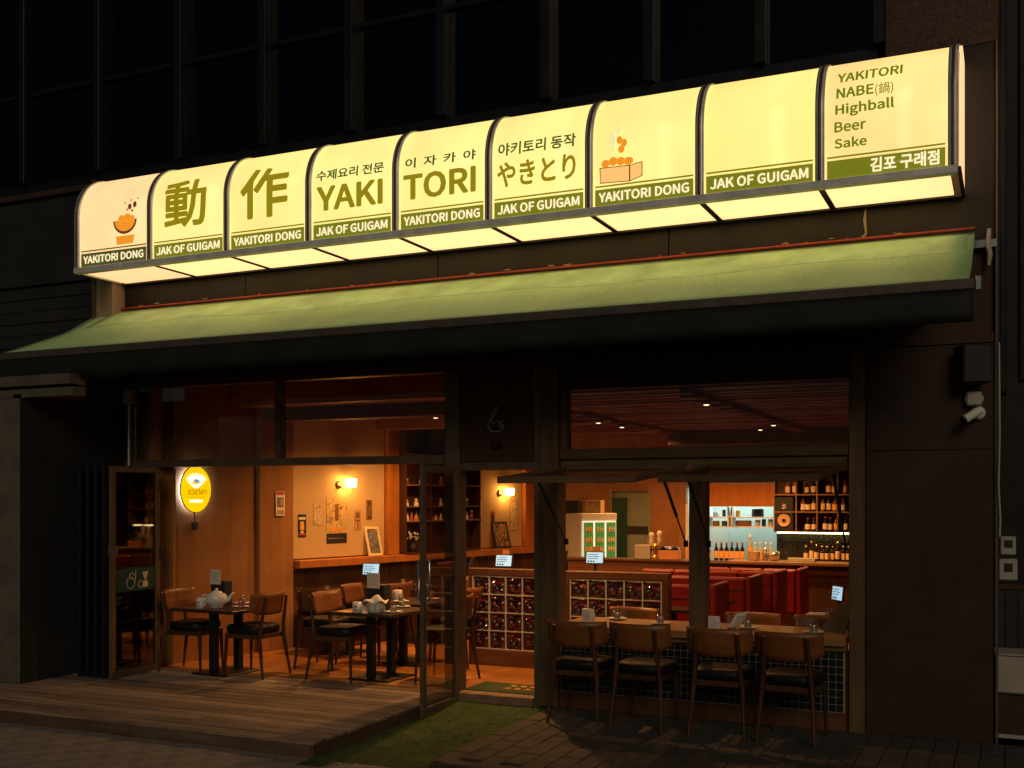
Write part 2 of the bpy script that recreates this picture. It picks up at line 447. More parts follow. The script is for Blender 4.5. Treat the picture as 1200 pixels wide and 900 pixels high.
# ceiling battens in the bar side, beams on the dining side
BX(-4.06, -.34, .3, 6.8, 2.728, 2.7385).build('ceiling_backing', 'dark_wall', ce)
for k in range(56):
    y = .35 + k * .112 + random.uniform(-.012, .012); BX(-1.85, 1.85, 0, .055, -random.uniform(.055, .075), 0).build('ceiling_batten', 'ceil_wood', ce, 0, (-2.2, y, 2.727))
for y in (1.35, 3.1, 4.9): BX(-8.0, -4.12, y, y + .22, 2.60, 2.739).build('ceiling_beam', 'ceil_wood', ce, .004)
for x in (-4.12, -2.45):
    BX(x - .05, x + .05, .3, 6.6, 2.615, 2.655).build('light_track', 'ceil_wood', ce, .004)
    for k in range(14): BX(x - .085, x + .085, .45 + k * .46, .53 + k * .46, 2.59, 2.614).build('track_block', 'ceil_wood', ce, .004)
bk = BX(-6.6, -.3, 6.86, 6.98, 1.96, 2.74).build('back_wall', 'wall_wood'); struct(bk)
BX(-6.6, -5.38, 6.86, 6.98, FL, 1.955).build('wall_panel', 'wall_wood', bk)
BX(-4.82, -4.26, 6.86, 6.98, FL, 1.955).build('wall_panel', 'wall_wood', bk)
BX(-5.38, -4.82, 6.86, 6.98, 1.855, 1.955).build('wall_panel', 'wall_wood', bk)
BX(-2.96, -.3, 6.86, 6.98, FL, 1.955).build('wall_panel', 'dark_wood', bk)
BX(-4.26, -1.5, 5.95, 6.855, 2.48, 2.735).build('soffit', 'dark_wood', bk)
rw = BX(-.42, -.3, .15, 9, FL, 2.74).build('side_wall', 'dark_wood'); struct(rw)
# oblique party wall (local x along the wall, -y toward the room)
lw = thing('party_wall', 'warm plywood side wall of the dining room with ledge and pale panels', 'wall', (-7.8, .1, 0), LROT)
BX(-.1, 7.2, .0, .12, FL, 2.97).build('plywood_panel', 'wall_wood', lw)
BX(1.19, 1.68, -.06, -.002, FL, 2.738).build('pilaster', 'wall_wood', lw, .004)
BX(1.72, 3.22, -.012, -.002, 1.06, 2.72).build('cream_panel', 'cream_wall', lw)
BX(4.98, 6.14, -.012, -.002, 1.06, 2.72).build('cream_panel', 'cream_wall', lw)
BX(3.24, 3.44, -.07, -.002, 1.05, 2.72).build('pilaster', 'cabinet', lw, .004)
BX(6.16, 6.5, -.07, -.002, 1.05, 2.72).build('pilaster', 'cabinet', lw, .004)
BX(1.69, 6.9, -.16, -.002, .955, 1.045).build('ledge', 'cabinet', lw, .006)
for k in range(26):
    x = 1.70 + k * .2; BX(x, x + .194, -.03, -.003, FL, .953).build('wainscot_board', 'dark_wood', lw, .003)
BX(1.72, 6.6, -.52, -.035, FL, .43).build('bench_base', 'dark_wood', lw, .006)
BX(1.72, 6.6, -.54, -.06, .432, .50).build('bench_cushion', 'leather', lw, .02)

# ================================================================== BUILDING FRONT
bd = thing('restaurant_building', 'dark wood and steel restaurant front with glazed storey above', 'building', (0, 0, 0))
# right wall panels and post
BX(-.985, -.11, .0, .15, .0, 2.10).build('wall_panel', 'cortex', bd, .003)
BX(-.985, -.11, .0, .15, 2.1025, 2.86).build('wall_panel', 'cortex', bd, .003)
BX(-1.105, -.99, -.02, .15, .0, 2.86).build('post', 'frame_wood', bd, .004)
BX(-.1, -.085, -.03, .2, 0, 5.0).build('corner_trim', 'dark_alu', bd)
BX(-3.62, -3.445, -.03, .15, .0, 2.86).build('post', 'frame_wood', bd, .005)
BX(-3.672, -3.624, -.012, .13, -.04, 2.86).build('door_jamb', 'dark_alu', bd, .003)
BX(-2.335, -2.195, .0, .12, .705, 2.0).build('post', 'frame_wood', bd, .004)
BX(-3.44, -1.11, -.012, .13, 2.075, 2.16).build('lintel', 'frame_wood_x', bd, .004)
BX(-3.44, -1.11, .02, .12, 2.005, 2.072).build('head_rail', 'frame_wood_x', bd, .003)
BX(-3.44, -1.11, -.005, .13, 2.655, 2.86).build('head_panel', 'brown_band', bd, .003)
w1 = BX(-3.44, -3.385, .01, .12, 2.162, 2.653).build('window_jamb', 'frame_wood', bd, .002)
BX(-3.385, -1.107, .055, .063, 2.162, 2.653).build('window_pane', 'pane', bd)
# door bay
BX(-4.53, -4.385, -.01, .13, .06, 2.86).build('post', 'dark_alu', bd, .004)
BX(-4.383, -3.674, -.005, .12, 1.995, 2.06).build('door_head', 'dark_alu', bd, .003)
BX(-4.383, -3.674, .01, .12, 2.063, 2.86).build('head_panel', 'dark_wood', bd, .003)
BX(-4.40, -3.67, -.055, .14, -.07, FL + .004).build('threshold', 'threshold', bd, .006)
# dining bay
BX(-8.2, -4.532, -.03, .12, 2.06, 2.132).build('transom_rail', 'dark_alu', bd, .004)
BX(-8.2, -4.532, -.01, .12, 2.862, 2.93).build('head_rail', 'dark_wood', bd)
BX(-8.2, -8.135, .0, .12, FL, 2.058).build('jamb', 'dark_alu', bd, .003)
BX(-8.2, -8.135, .0, .12, 2.134, 2.86).build('jamb', 'dark_alu', bd, .003)
BX(-6.36, -6.30, .0, .1, 2.134, 2.86).build('mullion', 'dark_alu', bd, .003)
BX(-8.133, -6.362, .045, .053, 2.134, 2.86).build('window_pane', 'pane', bd)
BX(-6.298, -4.532, .045, .053, 2.134, 2.86).build('window_pane', 'pane', bd)
BX(-8.2, -4.4, -.03, .06, -.06, FL - .004).build('floor_track', 'dark_alu', bd)
# fascia above
BX(-8.44, -.1, .02, .3, 2.932, 3.55).build('fascia_panel', 'brown_band', bd)
BX(-1.11, -.1, -.012, .019, 2.865, 2.93).build('head_rail', 'brown_band', bd)
xs = [-8.44, -6.7, -4.6, -2.5, -.1]
for a, b_ in zip(xs, xs[1:]): BX(a + .004, b_ - .004, .0, .3, 3.553, 5.0).build('fascia_panel', 'fascia', bd, .003)
BX(-4.53, -1.112, .0, .15, 2.862, 2.93).build('head_rail', 'dark_wood', bd)
BX(-9.6, -8.205, .02, .3, 2.0, 3.55).build('fascia_panel', 'brown_band', bd)
BX(-4.41, -.11, .152, .158, 2.73, 2.93).build('header', 'dark_wood', bd)
# glazed storey
MX = [-10.7, -9.63, -8.567, -7.50, -6.48, -5.507, -4.553, -3.56, -2.66, -1.765, -.89]
BX(-11.5, -.9, .03, .3, 5.003, 5.11).build('sill_rail', 'mullion', bd, .004)
for x in MX: BX(x - .04, x + .04, -.05, .2, 5.113, 9.0).build('mullion', 'mullion', bd, .004)
for a, b_ in zip(MX, MX[1:]):
    BX(a + .042, b_ - .042, .02, .1, 6.06, 6.10).build('transom', 'mullion', bd)
    BX(a + .042, b_ - .042, .06, .075, 5.113, 6.058).build('window_pane', 'pane_dark', bd)
    BX(a + .042, b_ - .042, .06, .075, 6.102, 9.0).build('window_pane', 'pane_dark', bd)
BX(-11.5, -.9, 1.2, 1.3, 4.6, 9.0).build('dark_blind', 'dark_wall', bd)
BX(-.846, -.08, -.01, .3, 5.003, 9.0).build('granite_panel', 'granite', bd, .004)
BX(-.07, -.03, -.03, .3, 2.5, 9.0).build('corner_pipe', 'mullion', bd, .006)

# shelf counter at the hatch
ct = thing('hatch_counter', 'wooden shelf counter under the open hatch, dark tiles with white joints below', 'counter', (-2.29, 0, 0))
BX(-1.17, 1.165, -.06, .62, .64, .70).build('counter_top', 'counter_wood', ct, .006)
BX(-1.17, 1.165, -.02, .1, .60, .638).build('apron', 'counter_wood', ct, .003)
BX(-1.152, 1.183, .02, .10, .0, .598).build('base_wall', 'partition_wood', ct)
BX(-1.152, 1.152, .004, .019, .0, .132).build('skirting', 'partition_wood', ct, .002)
BX(-1.152, 1.152, .008, .018, .134, .598).build('grout_bed', 'tile_grout', ct)
tl = MB(); nx, nz = 42, 8; pw, ph = 2.29 / nx, .455 / nz
for i in range(nx):
    for j in range(nz):
        x = -1.145 + i * pw; z = .139 + j * ph
        tl.box(x + .0035, x + pw - .0035, .0, .01, z + .0035, z + ph - .0035)
o = tl.build('mosaic_tile', 'tile_dark', ct); o['kind'] = 'stuff'

# neighbour
nb = thing('neighbouring_building', 'dark neighbouring building beside the deck with plain side wall and shutter', 'building', (-8.2, -1.3, 0))
BX(-.10, -.002, .0, 1.29, FL, 2.70).build('side_wall', 'dark_wall', nb)
BX(-2.6, -.0, -.03, -.002, FL, 2.66).build('front_pier', 'grey_render', nb, .01)
BX(-2.6, .62, .0, .16, 2.665, 2.745).build('lintel', 'grey_render', nb, .004)
BX(-2.6, .62, -.04, .16, 2.765, 2.86).build('lintel', 'grey_render', nb, .004)
BX(-3.2, -.25, 1.2, 1.5, 4.0, 4.90).build('fascia_panel', 'dark_wall', nb)
BX(-3.2, -.25, 1.15, 1.5, 4.903, 4.96).build('fascia_rail', 'brown_band', nb)
for k in range(7):
    z = 3.10 + k * .127; BX(-3.2, -.25, 1.24 + .01 * (k % 2), 1.5, z, z + .122).build('shutter_slat', 'dark_wall', nb, .004)
BX(-.24, -.02, 1.13, 1.3, 2.96, 4.6).build('pilaster', 'tan_panel', nb, .004)
BX(-.27, -.245, 1.10, 1.3, 2.96, 4.98).build('downpipe', 'dark_alu', nb)
rb = thing('far_side_building', 'unlit building across the gap past the corner, with dark steel edge', 'building', (.6, 3.2, 0))
BX(-1.5, 6, .0, .4, 0, 9).build('wall', 'black_metal', rb)
BX(-.52, -.42, -.05, -.002, 2.9, 9).build('mullion', 'mullion', rb)
BX(-.2, -.1, -.05, -.002, 2.9, 9).build('mullion', 'mullion', rb)

# ================================================================== LIT SIGNBOARD
SO = (-4.255, 0, 3.92)
sg = thing('illuminated_signboard', 'long glowing cream signboard with rounded top and olive lettering above the awning', 'sign', SO)
ARC = [(0, 0.)]
for i in range(200):
    p0, p1 = i * PI / 400, (i + 1) * PI / 400
    q = lambda p: (.38 * (1 - math.cos(p)), .42 * math.sin(p))
    ARC.append((p1, ARC[-1][1] + math.dist(q(p0), q(p1))))
SMAX = .53 + ARC[-1][1]
def curve(s):          # arc length along the face -> (y, z), outward normal, local to the sign
    if s <= .53: return (-.68, s), (-1., 0.)
    s -= .53
    for (p0, a0), (p1, a1) in zip(ARC, ARC[1:]):
        if s <= a1 + 1e-9:
            p = p0 + (p1 - p0) * (s - a0) / (a1 - a0); break
    ny, nz = -math.cos(p) / .38, math.sin(p) / .42; l = math.hypot(ny, nz)
    return (-.68 + .38 * (1 - math.cos(p)), .53 + .42 * math.sin(p)), (ny / l, nz / l)
def face(x0, x1, s0, s1, off, th, ns):
    def fn(u, v):
        (y, z), (ny, nz) = curve(s0 + (s1 - s0) * v)
        return (x0 + (x1 - x0) * u - SO[0], y + ny * off, z + nz * off), (0, ny, nz)
    return MB().slab(fn, 1, ns, th)
def on_face(m, x0, x1, s0, s1, name, mat, parent, off=.004):
    xs = [v.co.x for v in m.vertices]; ys = [v.co.y for v in m.vertices]
    ax, bx, ay, by = min(xs), max(xs), min(ys), max(ys)
    for v in m.vertices:
        v.co.x = x0 + (v.co.x - ax) / (bx - ax) * (x1 - x0); v.co.y = s0 + (v.co.y - ay) / (by - ay) * (s1 - s0)
    bm = bmesh.new(); bm.from_mesh(m)
    s = .53
    while s < s1:
        if s > s0: bmesh.ops.bisect_plane(bm, geom=bm.verts[:] + bm.edges[:] + bm.faces[:], plane_co=(0, s, 0), plane_no=(0, 1, 0))
        s += .025
    for v in bm.verts:
        (y, z), (ny, nz) = curve(v.co.y); of = off + v.co.z * .00012
        v.co = (v.co.x - SO[0], y + ny * of, z + nz * of)
    bm.to_mesh(m); bm.free(); m.materials.clear(); m.materials.append(MATS[mat]); m.name = name
    o = bpy.data.objects.new(name, m); C.objects.link(o); o.parent = parent; return o
RX = [-8.159, -7.256, -6.368, -5.490, -4.626, -3.772, -2.924, -2.066, -1.212, -.351]
panels = []
BAND = ['YAKITORI DONG', 'JAK OF GUIGAM']
for i in range(9):
    a, b_ = RX[i] + .028, RX[i + 1] - .028
    p = face(a, b_, .035, SMAX - .002, 0, .008, 26).build('front_panel', 'sign_face_%d' % i, sg); panels.append(p)
    face(a + .02, b_ - .02, .046, .170, .0025, .002, 2).build('band', 'sign_band_dark' if i == 0 else 'sign_band', p)
    face(a + .02, b_ - .02, .186, .198, .0025, .002, 1).build('stripe', 'sign_band_dark' if i == 0 else 'sign_band', p)
    if i < 8:
        on_face(text_mesh(BAND[i % 2], .038), a + .050, b_ - .050, .070, .145, 'lettering', 'sign_pale', p, .0055)
    c, d_ = RX[i] + .022, RX[i + 1] - .022
    BX(c - SO[0], d_ - SO[0], -.625, -.075, .0, .012).build('soffit_panel', 'sign_soffit_end' if i in (0,) else 'sign_soffit', sg)
for i, x in enumerate(RX):
    r = face(x - .032, x + .032, .0, SMAX, .012, .03, 26).build('rib', 'grey_metal', sg)
    face(x - .010, x + .010, .02, SMAX, .0165, .003, 26).build('rib_ridge', 'dark_alu', r)
    if 0 < i < 9: BX(x - .0215 - SO[0], x + .0215 - SO[0], -.64, -.05, -.006, .014).build('soffit_bar', 'black_metal', sg)
BX(RX[0] - .03 - SO[0], RX[-1] + .03 - SO[0], -.705, -.635, -.014, .040).build('bottom_rail', 'grey_metal', sg, .004)
BX(RX[0] - .03 - SO[0], RX[-1] + .03 - SO[0], -.07, -.01, -.014, .030).build('back_rail', 'black_metal', sg)
pr = [curve(s)[0] for s in [.0, .25, .53] + [.53 + k * .0628 for k in range(1, 11)]]
for x, mt in ((RX[0] - .036, 'grey_metal'), (RX[-1] + .045, 'sign_soffit_end')):
    m = MB(); n = len(pr) + 2; pts = [(y, z) for y, z in pr] + [(-.02, pr[-1][1]), (-.02, 0)]
    vs = [(x - SO[0] - .008, y, z) for y, z in pts] + [(x - SO[0] + .002, y, z) for y, z in pts]
    m.add(vs, [tuple(range(n)), tuple(range(2 * n - 1, n - 1, -1))] + [(k, n + k, n + (k + 1) % n, (k + 1) % n) for k in range(n)])
    m.build('end_cap', mt, sg)
BX(RX[-1] + .028 - SO[0], RX[-1] + .05 - SO[0], -.69, -.02, -.012, .03).build('end_rail', 'black_metal', sg)
BX(RX[0] - SO[0], RX[-1] - SO[0], -.30, -.01, .90, .95).build('top_cover', 'black_metal', sg)
T = [(1, '動', -7.084, -6.599, .300, .745, 'sign_ink', .024), (2, '作', -6.217, -5.703, .290, .745, 'sign_ink', .026),
     (3, '수제요리 전문', -5.411, -4.74, .540, .631, 'sign_green', .032), (3, 'YAKI', -5.407, -4.749, .280, .490, 'sign_ink', .046),
     (4, 'TORI', -4.553, -3.886, .276, .490, 'sign_ink', .046), (4, '이  자  카  야', -4.536, -3.886, .538, .624, 'sign_green', .030),
     (5, 'やきとり', -3.697, -3.032, .280, .480, 'sign_ink', .032), (5, '야키토리 동작', -3.69, -3.032, .528, .633, 'sign_green', .030),
     (8, 'YAKITORI', -1.102, -.672, .718, .808, 'sign_menu', .046), (8, 'NABE', -1.102, -.854, .595, .672, 'sign_menu', .046),
     (8, '(鍋)', -.845, -.728, .575, .668, 'sign_menu', .008), (8, 'Highball', -1.108, -.721, .462, .556, 'sign_menu', .034),
     (8, 'Beer', -1.114, -.904, .360, .433, 'sign_menu', .042), (8, 'Sake', -1.114, -.898, .248, .320, 'sign_menu', .042),
     (8, '김포 구래점', -.876, -.435, .058, .158, 'sign_pale', .032)]
for i, body, x0, x1, s0, s1, mt, bold in T:
    on_face(text_mesh(body, bold), x0, x1, s0, s1, 'lettering', mt, panels[i], .0055)
def flat(polys):
    m = bpy.data.meshes.new('print'); vs = []; fs = []
    for p in polys: fs.append(tuple(range(len(vs), len(vs) + len(p)))); vs += [(x, y, 0) for x, y in p]
    m.from_pydata(vs, [], fs); return m
def raw_face(polys, name, mat, parent, off):
    m = flat(polys); xs = [v.co.x for v in m.vertices]; ys = [v.co.y for v in m.vertices]
    return on_face(m, min(xs), max(xs), min(ys), max(ys), name, mat, parent, off)
def disc(x, y, rx, ry, n=12, a0=0, a1=2 * PI): return [(x + rx * math.cos(a0 + (a1 - a0) * k / n), y + ry * math.sin(a0 + (a1 - a0) * k / n)) for k in range(n + (0 if a1 - a0 > 6.2 else 1))]
# printed food: a bowl and a grill box
raw_face([disc(-7.56, .44, .145, .13, 12, PI, 2 * PI)], 'printed_bowl', 'sign_brown', panels[0], .004)
raw_face([disc(-7.56, .435, .125, .10, 12, PI, 2 * PI), disc(-7.60, .455, .04, .035), disc(-7.53, .46, .045, .04), disc(-7.47, .45, .03, .03), [(-7.66, .215), (-7.46, .215), (-7.44, .295), (-7.67, .295)]], 'printed_food', 'sign_orange', panels[0], .0055)
raw_face([disc(-7.5, .56, .022, .028), disc(-7.44, .575, .022, .03), disc(-7.53, .535, .01, .01), disc(-7.47, .52, .012, .012), disc(-7.49, .62, .009, .009), disc(-7.56, .60, .008, .008), disc(-7.41, .63, .008, .008)], 'printed_crumbs', 'sign_brown', panels[0], .005)
raw_face([[(-2.835, .215), (-2.60, .205), (-2.50, .235), (-2.50, .345), (-2.60, .33), (-2.84, .335)]], 'printed_box', 'sign_brown', panels[6], .004)
raw_face([[(-2.83, .221), (-2.605, .211), (-2.605, .323), (-2.832, .328)], [(-2.595, .212), (-2.507, .239), (-2.507, .338), (-2.595, .324)]], 'printed_box', 'sign_peach', panels[6], .0052)
raw_face([disc(-2.79, .36, .035, .03), disc(-2.73, .37, .035, .034), disc(-2.67, .365, .035, .032), disc(-2.61, .36, .04, .03), disc(-2.665, .455, .026, .03), disc(-2.645, .50, .026, .03), disc(-2.68, .525, .024, .03)], 'printed_skewer', 'sign_orange', panels[6], .006)
raw_face([disc(-2.735, .52, .025, .035), disc(-2.69, .60, .025, .03), disc(-2.74, .555, .026, .026), disc(-2.725, .47, .013, .018)], 'printed_steam', 'sign_soffit_end', panels[6], .004)

# ================================================================== AWNING
aw = thing('fabric_awning', 'long green fabric awning sloping out under the signboard with dark valance', 'awning', (-4.4, 0, 3.1))
def awn(x0, x1, t0, t1, lift):
    def fn(u, v):
        x = x0 + (x1 - x0) * u; t = t0 + (t1 - t0) * v
        y = -.05 - 1.15 * t
        z = .55 - .54 * t - .035 * math.sin(PI * t) + .012 * math.sin(x * 2.1 + t * 3) * math.sin(PI * t) + .006 * math.sin(x * 5.7 - t * 9) * math.sin(PI * t) + lift
        return (x - .14 * (t if x < -4 and False else 0), y, z), (0, .42, .9)
    return MB().slab(fn, 60, 12, .006)
awn(-4.12, 4.165, 0, 1, 0).build('fabric', 'awning', aw)
awn(-3.9, 4.12, .03, .36, .0035).build('fabric_flap', 'awning_plain', aw)
MB().tube([(-4.12, -.05, .57), (0, -.05, .572), (4.165, -.05, .572)], .012, 6).build('top_trim', 'red_line', aw)
BX(-4.22, 4.20, -1.235, -1.19, -.065, .002).build('front_bar', 'bar_metal', aw, .006)
BX(4.202, 4.235, -1.245, -1.17, -.075, .012).build('bar_cap', 'silver', aw, .004)
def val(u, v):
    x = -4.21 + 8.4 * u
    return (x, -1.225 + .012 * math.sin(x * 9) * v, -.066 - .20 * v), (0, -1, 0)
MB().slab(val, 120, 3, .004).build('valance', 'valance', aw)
for x in (-3.9, 0, 3.9):
    MB().tube([(x, -.02, .02), (x, -.6, -.02), (x, -1.19, -.03)], .022, 8).build('arm', 'grey_metal', aw)
for x in (-4.1, 4.19):
    BX(x - .04, x + .12, -.045, -.004, .43, .49).build('wall_bracket', 'silver', aw, .004)

# ================================================================== DOORS AND FLAPS
gd = thing('glass_door', 'bronze framed glass door standing open over the turf path', 'door', (-4.375, -.06, -.035), R(2))
def leaf(w_, h, par, name='frame', mat='dark_alu', fr=.06, t=.035):
    m = MB()
    m.box(-t / 2, t / 2, -fr, 0, 0, h); m.box(-t / 2, t / 2, -w_, -w_ + fr, 0, h)
    m.box(-t / 2 + .001, t / 2 - .001, -w_ + fr, -fr, 0, fr * 1.25); m.box(-t / 2 + .001, t / 2 - .001, -w_ + fr, -fr, h - fr, h)
    return m.build(name, mat, par, .003)
leaf(.68, 2.06, gd)
BX(-.004, .004, -.625, -.055, .07, 2.01).build('pane', 'pane_door', gd)
for s in (-1, 1): MB().tube([(.018 * s, -.635, .95), (.05 * s, -.635, .95), (.05 * s, -.635, 1.28), (.018 * s, -.635, 1.28)], .011, 8).build('handle', 'silver', gd)
fd = thing('folding_glass_door', 'stack of folded glass door leaves at the end of the deck', 'folding door', (-8.02, -.12, FL + .002))
for k in range(5):
    a = leaf(.66, 1.99, fd, 'leaf', 'frame_wood' if k == 4 else 'black_metal', .055, .04); a.location = (k * .088, 0, 0); a.rotation_euler = (0, 0, R(-2 + k))
    BX(-.004, .004, -.61, -.05, .06, 1.94).build('pane', 'pane_smoke', a)
    if k == 4:
        BX(.004, .0055, -.60, -.05, .80, 1.02).build('sticker', 'sticker_green', a)
        m = MB()
        for cx, cz, r in ((-.40, .88, .055), (-.385, .945, .03), (-.26, .86, .035)):
            m.tube([(.008, cx + r * math.cos(q), cz + r * math.sin(q)) for q in [k2 * PI / 6 for k2 in range(12)]], .005, 5)
        m.tube([(.008, -.33, 1.0), (.008, -.335, .93), (.008, -.35, .86)], .005, 5)
        m.build('sticker_drawing', 'plastic_grey', a)
        m = MB()
        for q in (-.235, -.21, -.185, -.165): m.tube([(.008, -.2, .9), (.008, q, .98)], .006, 5)
        m.box(.006, .009, -.235, -.165, .83, .89); m.build('sticker_drawing', 'label_cream', a)
    if k == 4:
        for z in (.05, .55, 1.1, 1.75): BX(-.03, .03, -.01, .025, z, z + .11).build('hinge', 'black_metal', a, .003)
def flap(x0, x1, label):
    f_ = thing('flap_window', label, 'window', ((x0 + x1) / 2, -.015, 1.995), 0); f_.rotation_euler = (R(4.9), 0, 0)
    h = (x1 - x0) / 2; L = 1.31; m = MB()
    m.box(-h, h, -.05, 0, -.022, .022); m.box(-h, h, -L, -L + .06, -.024, .024)
    for a, b_ in ((-h, -h + .055), (h - .055, h)): m.box(a, b_, -L + .06, -.05, -.022, .022)
    m.build('frame', 'frame_wood_x', f_, .004)
    BX(-h + .056, h - .056, -L + .061, -.051, -.004, .004).build('pane', 'pane', f_)
    MB().tube([(-h + .02, .012, .026), (h - .02, .012, .026)], .009, 6).build('hinge', 'dark_alu', f_)
    for x in (-h + .015, h - .015):
        st = MB().tube([(x, -.62, -.028), (x, -.28, -.36)], .013, 8).build('strut', 'black_metal', f_)
        MB().tube([(x, -.28, -.36), (x, -.035, -.60)], .007, 6).build('strut_rod', 'black_metal', st)
        BX(x - .015, x + .015, -.05, -.018, -.63, -.58).build('strut_foot', 'black_metal', st)
    return f_
flap(-3.40, -2.345, 'wood framed flap window propped up beside the door post')
flap(-2.19, -1.115, 'wood framed flap window propped up beside the dark wall panel')

# ================================================================== CHAIRS
def make_chair(label, loc, rz, group):
    t = thing('chair', label, 'chair', loc, rz, group)
    def seat(u, v):
        return None
    m = MB(); n = 10
    # cushion: rounded, slightly domed, tapering to the back
    rows = []
    for z, k in ((.410, .95), (.42, 1.0), (.468, 1.02), (.487, .96), (.493, .80)):
        ring = []
        for a in range(24):
            q = 2 * PI * a / 24; cx, cy = math.cos(q), math.sin(q)
            sq = lambda c: math.copysign(abs(c) ** .45, c)
            ring.append((sq(cx) * (.205 + .012 * sq(cy)) * k, sq(cy) * .20 * k + .0, z))
        rows.append(ring)
    vs = [p for r in rows for p in r]; fs = []
    for j in range(4):
        for a in range(24): fs.append((j * 24 + a, j * 24 + (a + 1) % 24, (j + 1) * 24 + (a + 1) % 24, (j + 1) * 24 + a))
    m.add(vs, fs, True); m.add(rows[0], [tuple(range(23, -1, -1))]); m.add(rows[-1], [tuple(range(24))])
    m.build('seat', 'leather', t)
    m = MB(); m.box(-.19, .19, -.195, -.172, .365, .409); m.box(-.19, .19, .172, .195, .365, .409)
    m.box(-.192, -.17, -.171, .171, .365, .409); m.box(.17, .192, -.171, .171, .365, .409)
    m.build('seat_frame', 'chair_leg', t, .004)
    def back(u, v):
        x = (u - .5) * .49; k = (2 * u - 1) ** 2
        y = -.235 + .085 * k - .035 * v
        z = .590 + .045 * k * k + v * (.800 - .590 - .045 * k * k)
        return (x, y, z), (0, -1, .1)
    MB().slab(back, 14, 5, .016).build('backrest', 'chair_back', t)
    for s in (-1, 1):
        MB().tube([(s * .205, -.275, 0), (s * .180, -.215, .36), (s * .165, -.222, .50), (s * .152, -.268, .765)], [.012, .019, .018, .013], 8).build('leg', 'chair_leg', t)
        MB().tube([(s * .152, -.268, .765), (s * .1517, -.2695, .772)], .0125, 8).build('post_cap', 'silver', t)
        MB().tube([(s * .192, .195, 0), (s * .178, .178, .38)], [.011, .019], 8).build('leg', 'chair_leg', t)
    return t
G1 = 'chairs at the outside of the hatch counter'
ch = make_chair('outdoor wooden chair at the counter, next to the door post', (-3.09, -.36, 0), R(2), G1)
def chair(label, x, y, deg, z=FL, group='chairs inside the dining room'):
    c = dup(ch, label, (x, y, z), R(deg)); c['group'] = group; return c
chair('outdoor wooden chair at the counter, second from the door post', -2.57, -.35, -2, 0, G1)
chair('outdoor wooden chair at the counter, third from the door post', -1.96, -.37, 1, 0, G1)
chair('outdoor wooden chair at the counter, next to the dark wall panel', -1.44, -.40, -3, 0, G1)
chair('wooden chair against the plywood wall under the glowing oval sign', -7.30, -.02, -84)
chair('wooden chair drawn up to the near corner table, its back to the neighbouring table', -6.60, .0, 88)
chair('wooden chair with its back to the corner table, facing the table with yellow card', -5.74, .22, -86)
chair('wooden chair half seen through the open glass door', -4.80, .48, 92)
chair('wooden chair with its back to the street, between the corner table and the next', -6.30, .76, 8)
chair('wooden chair facing the bench at the table with the lit tablet', -6.10, 1.6, 90)
chair('wooden chair facing the bench below the framed picture', -5.92, 2.75, 92)
chair('wooden chair with its back to the bench tables, at the middle dining table', -6.02, 1.12, -80)
chair('wooden chair at the middle dining table, door side', -5.12, 1.35, 84)
chair('wooden chair at the far table behind the glass door handle', -5.35, 2.3, -80)
chair('wooden chair inside the counter facing out, behind the first napkin stand', -3.05, .58, 176).scale = (.94, .94, .90)
chair('wooden chair inside the counter facing out, beside the middle post', -1.98, .58, 182).scale = (.94, .94, .90)
chair('wooden chair inside the counter facing out, beside the black menu', -1.42, .58, 178).scale = (.94, .94, .90)

# ================================================================== TABLES
def make_table(label, loc, rz=0., w_=.66, d=.66, group='dark dining tables'):
    t = thing('dining_table', label, 'table', loc, rz, group)
    BX(-w_ / 2, w_ / 2, -d / 2, d / 2, .61, .64).build('table_top', 'table_top', t, .004)
    for s in (-1, 1):
        BX(-.035, .035, s * .17 - .035, s * .17 + .035, .02, .608).build('leg', 'black_metal', t, .004)
    BX(-.22, .22, -.24, .24, .0, .018).build('base', 'black_metal', t, .005)
    return t
TZ = FL + .64
make_table('dark corner table on the deck side with white teapot, under the oval sign', (-6.93, .0, FL), R(-3), .78, .70)
make_table('dark dining table with yellow card, second from the oval sign', (-5.40, .36, FL), R(-2), .66, .74)
make_table('dark table with lit tablet beside the wainscot bench', (-6.70, 1.62, FL), R(-10))
make_table('dark table beside the bench below the framed picture', (-6.48, 2.85, FL), R(-10))
make_table('dark middle dining table behind the table with yellow card', (-5.60, 1.30, FL), R(-4), .66, .66)
make_table('dark table behind the glass block partition by the door', (-4.80, 2.35, FL), 0)
make_table('dark table behind the second glass block partition', (-3.95, 2.55, FL), 0)
make_table('dark table at the far end of the bench', (-6.1, 4.1, FL), R(-10))
make_table('dark table near the far end of the counter with lit screen', (-1.40, 1.55, FL), 0, .6, .6)

